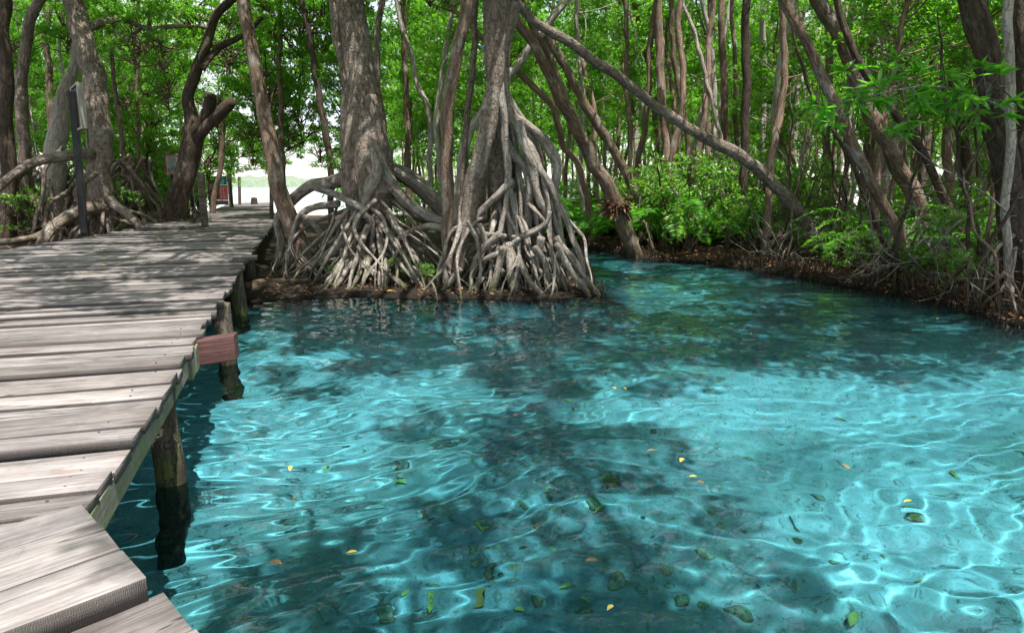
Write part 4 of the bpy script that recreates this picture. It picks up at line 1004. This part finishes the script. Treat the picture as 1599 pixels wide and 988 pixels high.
def limb_crowns(key, tips, sc_):
    root, Pp, rp = TREES[key]; mb = MB(); q = Pp[int(len(Pp)*.82)]
    for e in tips:
        e = np.array(e, float); tube(mb, [q, q*.5+e*.5+[0,0,.5], e], [rp[int(len(Pp)*.82)]*.8, .07, .03], 8, .2, .08, .05); put_crown(root, e, False, sc_)
    mb.build('branch', MAT['bark_brown'], root)
limb_crowns('T_lean', [(-6.0,12.0,8.8),(-3.6,7.0,8.0),(-5.2,7.4,8.4),(-6.6,8.4,8.4),(-7.6,10.6,8.6),(-4.6,10.4,9),(-3.4,4.6,8.6)], .95)
limb_crowns('L1', [(-8.6,14.2,8.8),(-10.6,16.6,8.8),(-9.4,12.4,8.8),(-12.5,17.6,9)], 1.05)
limb_crowns('T_fork', [(-9.0,17.6,8.6),(-10.2,19.6,9)], 1.1)
# hanging aerial roots by the lagoon gap
for key, x, y0, y1, Y in [('T_thin1',x_,-30,random.uniform(120,250),random.uniform(23,27)) for x_ in (403,412,421,428,452,458,466)]+[('T_thin2',x_,-30,random.uniform(60,200),23) for x_ in (489,505,531)]:
    mb = MB(); p0, p1 = at(x+random.uniform(-4,4), y0, Y), at(x, y1, Y); tube(mb, [p0, (p0+p1)/2+[.08,0,0], p1], [.018,.016,.012], 5, .2, .1, .05); mb.build('aerial_root', MAT['bark_dark'], TREES[key][0])
# --- forest fill: young mangroves beyond the bank and behind the boardwalk
def young_tree(seed, h, r, mat):
    rng = np.random.default_rng(seed)
    tr, lv = MB(), MB()
    P = [np.array([0,0,-.3])]; 
    for k in range(1, 6): P.append(np.array([rng.normal(0,.11)*k**.6, rng.normal(0,.11)*k**.6, h*k/5]))
    Pp, rp = tube(tr, P, r*np.linspace(1.1,.35,6), 8, .25, .06, .03, rng=rng)
    for k in range(58):
        f = (rng.uniform(.08, 1.0) if seed%2 else rng.uniform(.33, 1.0))**.9; q = Pp[int(f*(len(Pp)-1))]; a = rng.uniform(0,6.28); L = rng.uniform(.5,1.7)*(1.15-.4*f)
        e = q+np.array([math.cos(a)*L, math.sin(a)*L, rng.uniform(-.1,.7)*L]); m_ = (q+e)/2+[0,0,.1*L]
        tube(tr, [q, m_, e], [.022,.015,.005], 5, .25, 0, .03, False, rng=rng)
        clump(lv, e, rng.uniform(.3,.62), int(rng.uniform(110,230)), .125, rng, rng.uniform(.4,.8))
        if rng.random() < .6: clump(lv, m_, rng.uniform(.2,.4), 60, .11, rng)
    return tr.mesh('trunk', MAT[mat]), lv.mesh('crown', MAT['leaf'], smooth=False)
YT = [young_tree(300+i, 9.5+i*.4, .05+.010*i, mt) for i, mt in enumerate(['bark_pale','bark_brown','bark_red','bark_pale','bark_pale','bark_red'])]
placed = [np.array(v[0].location)[:2] for v in TREES.values()]
def clear(x, y, md):
    return all((x-p[0])**2+(y-p[1])**2 > md*md for p in placed)
def gap(x, y):
    xp = W0/2+F*x/(y*cp+(CAMH-2)*sp)
    return (372 < xp < 540) and y > 17
rng = np.random.default_rng(77)
def fill(n, xlo, xhi, ylo, yhi, md, label, group, pxr):
    c = 0
    for _ in range(n*40):
        if c >= n: break
        y = math.sqrt(rng.uniform(ylo**2, yhi**2)); xp = rng.uniform(*pxr); x = (xp-W0/2)/F*y
        if sdf(np.array([x]), np.array([y]))[0] > -.9 or in_deck(x, y, 1.0) or gap(x, y) or not clear(x, y, md) or (x-5.6)**2+(y-20.5)**2 < 2.2**2: continue
        placed.append(np.array([x, y])); c += 1
        k = rng.integers(0, 6); z = gh(x, y)
        root = empty('young_mangrove', (x, y, z), label, 'tree', group)
        s = rng.uniform(.82, 1.15); root.rotation_euler = (rng.normal(0,.05), rng.normal(0,.05), rng.uniform(0,6.28)); root.scale = (s,s,s)
        link('trunk', YT[k][0], root); link('crown', YT[k][1], root)
fill(62, 0, 0, 44, 66, 1.6, 'distant slender mangrove closing the view deep in the forest', 'distant forest mangroves', (540, 1640))
fill(112, 0, 0, 20, 44, 1.3, 'slender leafy mangrove among many alike in the forest beyond the pool', 'young mangroves beyond the pool', (560, 1720))
fill(46, 0, 0, 19, 42, 1.3, 'slender leafy mangrove in the thicket behind the boardwalk', 'young mangroves behind the boardwalk', (-120, 372))
fill(14, 0, 0, 13, 20, 1.2, 'slender leafy mangrove near the shaded right bank', 'young mangroves on the right bank', (1330, 1800))

def slim(seed, mat):
    rng = np.random.default_rng(seed); mb = MB(); P = [np.array([0,0,-.3])]
    for k in range(1,6): P.append(np.array([rng.normal(0,.07)*k**.7, rng.normal(0,.07)*k**.7, 2.2*k]))
    Pp, rp = tube(mb, P, rng.uniform(.06,.1)*np.linspace(1.2,.6,6), 9, .15, .07, .03, rng=rng)
    for _ in range(9):
        q = Pp[rng.integers(len(Pp)//3, len(Pp))]; d = np.array([rng.normal(0,.5), rng.normal(0,.5), rng.uniform(.1,.6)]); tube(mb, [q, q+d*.5, q+d+[0,0,.1]], [.02,.014,.006], 5, .15, 0, .03, False, rng=rng)
    return mb.mesh('trunk', MAT[mat])
SL = [slim(700+i, m_) for i, m_ in enumerate(['bark_pale','bark_red','bark_pale','bark_brown','bark_pale'])]
c = 0
for _ in range(3000):
    if c >= 46: break
    y = math.sqrt(rng.uniform(17**2, 31**2)); xp = rng.uniform(905, 1640); x = (xp-W0/2)/F*y
    if sdf(np.array([x]), np.array([y]))[0] > -.9 or not clear(x, y, .8): continue
    placed.append(np.array([x, y])); c += 1
    root = empty('slender_tree', (x,y,gh(x,y)), 'bare slender trunk with leaves only at its top, one of many beyond the pool', 'tree', 'bare slender trees beyond the pool')
    root.rotation_euler = (rng.normal(0,.07), rng.normal(0,.07), rng.uniform(0,6.28)); k = rng.integers(0,5); link('trunk', SL[k], root)
    kk = rng.integers(0,3); link('crown', CROWNS[kk][0], root, (0,0,11.2), rng.uniform(0,6), .5); link('branches', CROWNS[kk][1], root, (0,0,11.2), 0, .5)
# --- undergrowth
def fern(seed):
    rng = np.random.default_rng(seed); mb = MB(); st_ = MB()
    for k in range(rng.integers(12, 18)):
        a = rng.uniform(0,6.28); L = rng.uniform(.8,1.5); d = np.array([math.cos(a), math.sin(a), 0]); el = rng.uniform(.7,1.4)
        h0 = rng.uniform(.2,.9); b0 = d*rng.uniform(0,.25)+[0,0,0]
        P = [b0, b0+d*.15*L+[0,0,h0*.8], b0+d*.5*L+[0,0,h0+.35*L*el*.5], b0+d*.9*L+[0,0,h0+.25*L*el*.5], b0+d*1.2*L+[0,0,h0-.05*L]]
        Pp, _ = tube(st_, P, [.009,.008,.006,.004,.002], 4, .06, 0, 0, False, rng=rng)
        q = Pp[len(Pp)//4:]; n = len(q); T = unit(np.gradient(q, axis=0)); S = unit(np.cross(T, [0,0,1.]))
        for sg in (-1, 1):
            env = np.sin(np.linspace(.45,3.0,n))*.26+.04
            leaf_cards(mb, q, S*sg+T*.55+[0,0,.05]+rng.normal(0,.08,(n,3)), env, .055, rng, False, 1.5, np.full(n, rng.uniform(0,1)))
    return mb.mesh('fronds', MAT['fern'], smooth=False), st_.mesh('stems', MAT['bark_brown'])
FERN = [fern(400+i) for i in range(4)]
def shrub(seed):
    rng = np.random.default_rng(seed); lv, st_ = MB(), MB()
    for k in range(14):
        a = rng.uniform(0,6.28); e = np.array([math.cos(a)*rng.uniform(.1,.7), math.sin(a)*rng.uniform(.1,.7), rng.uniform(.3,1.5)])
        tube(st_, [[0,0,-.05], e*[.4,.4,.6], e], [.014,.01,.005], 5, .12, 0, .03, False, rng=rng); clump(lv, e, rng.uniform(.18,.38), 60, .12, rng, .7)
    return lv.mesh('leaves', MAT['leaf_near'], smooth=False), st_.mesh('stems', MAT['bark_brown'])
SHRUB = [shrub(450+i) for i in range(3)]
def scatter(src, names, n, pxr, yr, md, name, label, group, cat, smin, smax, edge=-.5):
    pts = []; c = 0
    for _ in range(n*60):
        if c >= n: break
        y = math.sqrt(rng.uniform(yr[0]**2, yr[1]**2)); xp = rng.uniform(*pxr); x = (xp-W0/2)/F*y
        d = sdf(np.array([x]), np.array([y]))[0]
        if d > edge or in_deck(x, y, .9) or (372 < xp < 540 and y > 17) or any((x-p)**2+(y-q)**2 < md*md for p, q in pts): continue
        pts.append((x, y)); c += 1; k = rng.integers(0, len(src))
        root = empty(name, (x, y, gh(x, y)-.03), label, cat, group); s = rng.uniform(smin, smax)
        root.rotation_euler = (0,0,rng.uniform(0,6.28)); root.scale = (s,s,s)
        for me, nm in zip(src[k], names): link(nm, me, root)
scatter(FERN, ('fronds','stems'), 36, (965, 1235), (19.3, 27), .7, 'fern', 'bright green fern clump in sunny undergrowth of the far bank', 'ferns on the far bank', 'fern', .8, 1.3, -.9)
scatter(SHRUB, ('leaves','stems'), 26, (1160, 1610), (10, 20), .5, 'shrub', 'low leafy shrub hanging over the waterline of the right bank', 'waterline shrubs on the right bank', 'shrub', .35, .7, -.3)
scatter(FERN, ('fronds','stems'), 16, (860, 985), (22, 28), .8, 'fern', 'fern clump at the channel mouth behind leaning trunks', 'ferns at the channel mouth', 'fern', .8, 1.4)
scatter(FERN, ('fronds','stems'), 10, (1330, 1640), (13.5, 24), .9, 'fern', 'dark green fern clump under the trees of the shaded right bank', 'ferns on the shaded bank', 'fern', .7, 1.2, -1.3)
scatter(SHRUB, ('leaves','stems'), 34, (1210, 1650), (10.5, 22), .65, 'shrub', 'broad leaved shrub among roots along the shaded right bank', 'shrubs on the right bank', 'shrub', .55, 1.15, -.7)
scatter(SHRUB, ('leaves','stems'), 30, (970, 1260), (18, 25), .7, 'shrub', 'tall broad leaved shrub among ferns on the far bank', 'shrubs among the ferns', 'shrub', 1.0, 1.7, -.8)
scatter(SHRUB, ('leaves','stems'), 44, (560, 1650), (20, 36), .9, 'shrub', 'small leafy shrub between trunks of the forest floor', 'shrubs on the forest floor', 'shrub', .8, 1.7)
scatter(SHRUB, ('leaves','stems'), 24, (-100, 372), (18, 36), .9, 'shrub', 'small leafy shrub in the thicket behind the boardwalk', 'shrubs behind the boardwalk', 'shrub', .8, 1.6)
scatter([(s[0], s[1]) for s in SHRUB], ('leaves','stems'), 10, (480, 860), (12.4, 16), .4, 'seedling', 'tiny green seedling among the islet roots', 'seedlings on the islet', 'seedling', .22, .36, -.1)
scatter(SHRUB, ('leaves','stems'), 26, (150, 365), (27, 41), .9, 'shrub', 'tall leafy bush at the back of the thicket behind the boardwalk', 'tall bushes behind the boardwalk', 'shrub', 1.9, 2.9, -.6)
# dry branching brush
def brush(seed):
    rng = np.random.default_rng(seed); mb = MB()
    def grow(p, d, L, r, lev):
        e = p+d*L+[0,0,-.04*L]; m_ = (p+e)/2+rng.normal(0,.05,3)*L
        Pp, _ = tube(mb, [p, m_, e], [r, r*.8, r*.55], 5, .1, .05, .02, False, rng=rng)
        if lev:
            for _ in range(rng.integers(2,4)): grow(Pp[rng.integers(len(Pp)//3, len(Pp))], unit(d+rng.normal(0,.6,3)), L*rng.uniform(.5,.8), r*.6, lev-1)
    for k in range(4):
        a = rng.uniform(0,6.28); grow(np.array([0,0,-.1]), unit(np.array([math.cos(a), math.sin(a), rng.uniform(.5,1.6)])), rng.uniform(.7,1.3), .016, 3)
    return (mb.mesh('dry_brush', MAT['twig' if seed % 2 else 'bark_brown']),)
BRUSH = [brush(480+i) for i in range(4)]
def scatter1(src, n, pxr, yr, name, label, group, cat, smin, smax, edge):
    c = 0
    for _ in range(n*60):
        if c >= n: break
        y = math.sqrt(rng.uniform(yr[0]**2, yr[1]**2)); xp = rng.uniform(*pxr); x = (xp-W0/2)/F*y
        d = sdf(np.array([x]), np.array([y]))[0]
        if not (edge[0] < d < edge[1]) or in_deck(x, y, .6): continue
        c += 1; o = link(name, src[rng.integers(0,len(src))][0], None, (x, y, gh(x,y)-.05), rng.uniform(0,6.28), rng.uniform(smin,smax)); tag(o, label, cat, group)
scatter1(BRUSH, 6, (1180, 1640), (10, 22), 'dry_brush', 'bare pale twiggy brush along the shaded right bank', 'dry brush on the right bank', 'brush', .8, 1.5, (-3, -.15))
scatter1(BRUSH, 14, (880, 1180), (19, 27), 'dry_brush', 'bare twiggy brush under the ferns of the far bank', 'dry brush on the far bank', 'brush', .7, 1.3, (-4, -.4))
scatter1(BRUSH, 14, (-60, 350), (17, 27), 'dry_brush', 'bare twiggy brush in the thicket behind the boardwalk', 'dry brush behind the boardwalk', 'brush', .8, 1.3, (-40, -.4))
def stems(seed):
    rng = np.random.default_rng(seed); mb = MB(); h = rng.uniform(2.2, 4.6); a = rng.uniform(0,6.28); L = rng.uniform(.3,1.5)
    e = np.array([math.cos(a)*L, math.sin(a)*L, h]); Pp, rp = tube(mb, [[0,0,-.3], e*[.3,.3,.4], e*[.75,.75,.75], e], [.03,.026,.02,.01], 7, .1, .08, .05, rng=rng)
    for _ in range(7):
        q = Pp[rng.integers(len(Pp)//4, len(Pp))]; d = rng.normal(0,.45,3)+[0,0,.25]; tube(mb, [q, q+d*.5+[0,0,.05], q+d], [.010,.007,.004], 4, .12, 0, .02, False, rng=rng)
    for _ in range(5):
        a = rng.uniform(0,6.28); z = rng.uniform(.25,.9); r_ = rng.uniform(.3,.7); tube(mb, [[0,0,z], [math.cos(a)*r_*.5, math.sin(a)*r_*.5, z*.6], [math.cos(a)*r_, math.sin(a)*r_, -.3]], [.02,.017,.012], 6, .08, .12, .02, rng=rng)
    return (mb.mesh('bare_sapling', MAT[['bark_grey','bark_brown','bark_dark'][seed%3]]),)
STEMS = [stems(520+i) for i in range(6)]
scatter1(STEMS, 24, (1190, 1650), (10, 19), 'bare_sapling', 'thin bare leaning sapling on little stilt roots along the shaded right bank', 'bare saplings on the right bank', 'sapling', .7, 1.25, (-2.6, -.1))
scatter1(STEMS, 12, (890, 1190), (19, 26), 'bare_sapling', 'thin bare leaning sapling among ferns of the far bank', 'bare saplings on the far bank', 'sapling', .8, 1.25, (-4, -.3))
# free-standing prop roots in the left thicket
def rootset(seed):
    rng = np.random.default_rng(seed); mb = MB()
    for _ in range(11):
        a = rng.uniform(0,6.28); b = np.array([rng.normal(0,.3), rng.normal(0,.3), rng.uniform(.9,2.3)]); e = np.array([math.cos(a)*rng.uniform(.5,1.3), math.sin(a)*rng.uniform(.5,1.3), -.3])
        m_ = b*.4+e*.6; m_[2] = b[2]*.62
        tube(mb, [b, m_, e], [.05,.042,.035], 7, .1, .12, .05, rng=rng)
    return (mb.mesh('root_thicket', MAT['bark_grey']),)
RS = [rootset(500+i) for i in range(4)]
scatter1(RS, 16, (-60, 215), (18.5, 24), 'root_thicket', 'tangled grey arching roots in the thicket left of the boardwalk', 'root thickets left of the boardwalk', 'roots', .8, 1.3, (-40, 40))
# rootlets and leaf litter along the banks
def shore_pts(n, x0, x1, y0, y1, dlo, dhi):
    x = rng.uniform(x0, x1, n*14); y = rng.uniform(y0, y1, n*14); d = sdf(x, y)
    k = (d > dlo) & (d < dhi); return x[k][:n], y[k][:n]
mb = MB()
for (n, bx) in ((4600, (1.5, 9.5, 9.4, 23)), (900, (-5, 2, 11.5, 17))):
    x, y = shore_pts(n, *bx, -1.7, -.06); keep = ~np.array([in_deck(a, b, .1) for a, b in zip(x, y)]); x, y = x[keep], y[keep]
    z = ground_h(x, y)+rng.uniform(.005,.05,len(x)); d = rng.normal(0,1,(len(x),3))*[1,1,.35]
    leaf_cards(mb, np.stack([x,y,z],1), d, rng.uniform(.05,.13,len(x)), rng.uniform(.03,.055,len(x)), rng, True, 1.2, rng.beta(1.1,2.5,len(x)))
tag(mb.build('leaf_litter', MAT['litter'], smooth=False), kind='stuff')
mb = MB(); x, y = shore_pts(900, 1.5, 9.5, 9.3, 23, -.3, .12)
for a, b in zip(x, y):
    z = gh(a, b); e = np.array([a+rng.normal(0,.1), b+rng.normal(0,.1), z+rng.uniform(.1,.34)])
    tube(mb, [[a,b,min(z,-.05)-.15], [(a+e[0])/2+rng.normal(0,.03),(b+e[1])/2,z*.4+e[2]*.6], e], [.011,.009,.005], 4, .12, 0, 0, False, rng=rng)
tag(mb.build('bank_rootlets', MAT['bark_dark']), kind='stuff')
# floating and fallen leaves
def one_leaf(L, Wd):
    mb = MB(); n = 7; f = np.linspace(0,1,n); w = np.sin(f**.8*math.pi)*Wd/2; zz = .012*np.sin(f*3.1)
    V = np.concatenate([np.stack([f*L, w, zz+.006], 1), np.stack([f*L, f*0, zz], 1), np.stack([f*L, -w, zz+.006], 1)])
    i = np.arange(n-1); mb.add(V, np.concatenate([np.stack([i+n,i+n+1,i+1,i],1), np.stack([i+2*n,i+2*n+1,i+n+1,i+n],1)])); 
    return mb.mesh('leaf', MAT['yleaf'])
LM = [one_leaf(.11,.045), one_leaf(.09,.04), one_leaf(.13,.04)]
for k in range(18):
    while True:
        xp, yp = rng.uniform(400,1560), 478+(rng.random()**1.6)*500; p = on(xp, yp, 0.0)
        if sdf(p[:1], p[1:2])[0] > .25: break
    z = float(wave_h(p[:1], p[1:2])[0])+.006
    tag(link('fallen_leaf', LM[k%3], None, (p[0],p[1],z), rng.uniform(0,6.28), rng.uniform(.45,.85)), 'yellow fallen leaf floating on the clear pool', 'leaf', 'floating yellow leaves')
for k in range(44):
    while True:
        xp, yp = rng.uniform(380,1599), 520+(rng.random())*460; p = on(xp, yp, 0.0)*1.3
        if sdf(p[:1], p[1:2])[0] > .8: break
    so_ = tag(link('sunken_leaf', LM[k%3], None, (p[0],p[1],gh(p[0],p[1])+.02), rng.uniform(0,6.28), rng.uniform(.6,1.1)), 'yellow sunken leaf lying on the pool bed', 'leaf', 'sunken yellow leaves'); so_.cycles.is_caustics_receiver = True
for k in range(52):
    s = rng.uniform(6, 32); t = rng.uniform(tL(s)+.1, tR(s)-.1); p = deckp(s, t, DECK+.004)
    if s < 9 and t < -4: continue
    tag(link('fallen_leaf', LM[k%3], None, p, rng.uniform(0,6.28), rng.uniform(.9,1.5)), 'orange fallen leaf lying on the boardwalk planks', 'leaf', 'fallen leaves on the boardwalk')
def stone(seed):
    rg = np.random.default_rng(seed); bm_ = MB(); n, k = 14, 9
    th, ph = np.meshgrid(np.arange(n)*2*math.pi/n, np.linspace(.02, math.pi-.02, k))
    d = np.stack([np.sin(ph)*np.cos(th), np.sin(ph)*np.sin(th), np.cos(ph)], -1).reshape(-1,3)
    r_ = np.ones(len(d))
    for _ in range(6): v = unit(rg.normal(0,1,3)); r_ -= np.maximum(0, d@v-rg.uniform(.45,.8))*rg.uniform(.5,1)
    r_ += .05*np.sin(d@rg.normal(0,5,3)+1)
    V = d*r_[:,None]*np.array([1, rg.uniform(.6,.95), rg.uniform(.4,.65)])
    i = np.arange(k-1)[:,None]*n; j = np.arange(n)[None]
    bm_.add(V, np.stack([i+j, i+n+j, i+n+(j+1)%n, i+(j+1)%n], -1).reshape(-1,4), None, V*.8+seed)
    return bm_.mesh('stone', MAT['stone'])
STN = [stone(600+i) for i in range(6)]
clus = [(900,900),(1060,880),(760,860),(980,760),(660,900),(840,740),(1180,800)]
for k in range(50):
    c_ = clus[k%7]; p = on(c_[0]+rng.normal(0,95), c_[1]+rng.normal(0,44), 0)*1.33
    if sdf(p[:1], p[1:2])[0] < 1: continue
    s_ = float(np.exp(rng.normal(math.log(.05), .45))); s_ = min(s_, .075); o_ = link('stone', STN[k%6], None, (p[0],p[1],gh(p[0],p[1])+s_*.05), rng.uniform(0,6.28), s_)
    tag(o_, 'algae covered stone lying on the pool bed', 'stone', 'stones on the pool bed'); o_.cycles.is_caustics_receiver = True
# half sunk log by the boardwalk and logs on the bed
a, b = on(384, 452, .05), on(482, 442, .08)
mb = MB(); tube(mb, [a, (a+b)/2+[0,.05,.02], b], [.12,.11,.09], 12, .06, .09, .02); tag(mb.build('fallen_log', MAT['bark_brown']), 'brown half sunk log between boardwalk posts and islet roots', 'log')
# ------------------------------------------------------------------ light, sky, camera
SUN_EL, SUN_AZ = rad(69), rad(152)
sd = np.array([math.sin(SUN_AZ)*math.cos(SUN_EL), math.cos(SUN_AZ)*math.cos(SUN_EL), math.sin(SUN_EL)])
from mathutils import Vector
L = bpy.data.lights.new('sun', 'SUN'); L.energy = 4.6; L.angle = rad(.5); L.color = (1, .965, .91)
L.cycles.is_caustics_light = True
so = bpy.data.objects.new('sun', L); col.objects.link(so); so.rotation_euler = Vector(sd).to_track_quat('Z', 'Y').to_euler(); so.location = (0,0,30)
w = bpy.data.worlds.new('World'); scene.world = w; w.use_nodes = True
nt = w.node_tree; nt.nodes.clear()
sk = nd(nt, 'TexSky'); sk.sky_type = 'NISHITA'; sk.sun_disc = False; sk.sun_elevation = SUN_EL; sk.sun_rotation = SUN_AZ; sk.dust_density = .5; sk.air_density = 1.0
bg = nd(nt, 'Background', i_Strength=.15); ow = nd(nt, 'OutputWorld')
# thin bright cloud veil over the blue
tcw = nd(nt, 'TexCoord'); cl = noise(nt, tcw.outputs['Generated'], 2.4, 6, .6, .4)
nt.links.new(mixc(nt, ramp(nt, cl, [(.35, (.35,.35,.35)), (.62, (.9,.9,.9))]), sk.outputs[0], (4.2,4.1,3.9)), bg.inputs[0]); nt.links.new(bg.outputs[0], ow.inputs[0])
cam = bpy.data.cameras.new('camera'); co = bpy.data.objects.new('camera', cam); col.objects.link(co)
co.location = (0,0,CAMH); co.rotation_euler = (math.pi/2-PITCH, 0, 0)
cam.sensor_fit = 'HORIZONTAL'; cam.sensor_width = 36; cam.lens = F/W0*36; cam.clip_start = .05; cam.clip_end = 9000
scene.camera = co
vs = scene.view_settings; vs.view_transform = 'Standard'; vs.look = 'None'; vs.gamma = 1; vs.use_curve_mapping = False; vs.exposure = 1.0
scene.render.engine = 'CYCLES'
cy = scene.cycles
cy.use_denoising = True; cy.denoiser = 'OPENIMAGEDENOISE'; cy.use_adaptive_sampling = True; cy.adaptive_threshold = .02
cy.max_bounces = 8; cy.diffuse_bounces = 4; cy.glossy_bounces = 3; cy.transmission_bounces = 5; cy.transparent_max_bounces = 4
cy.caustics_refractive = True; cy.caustics_reflective = False; cy.sample_clamp_indirect = 6.0; cy.blur_glossy = .5
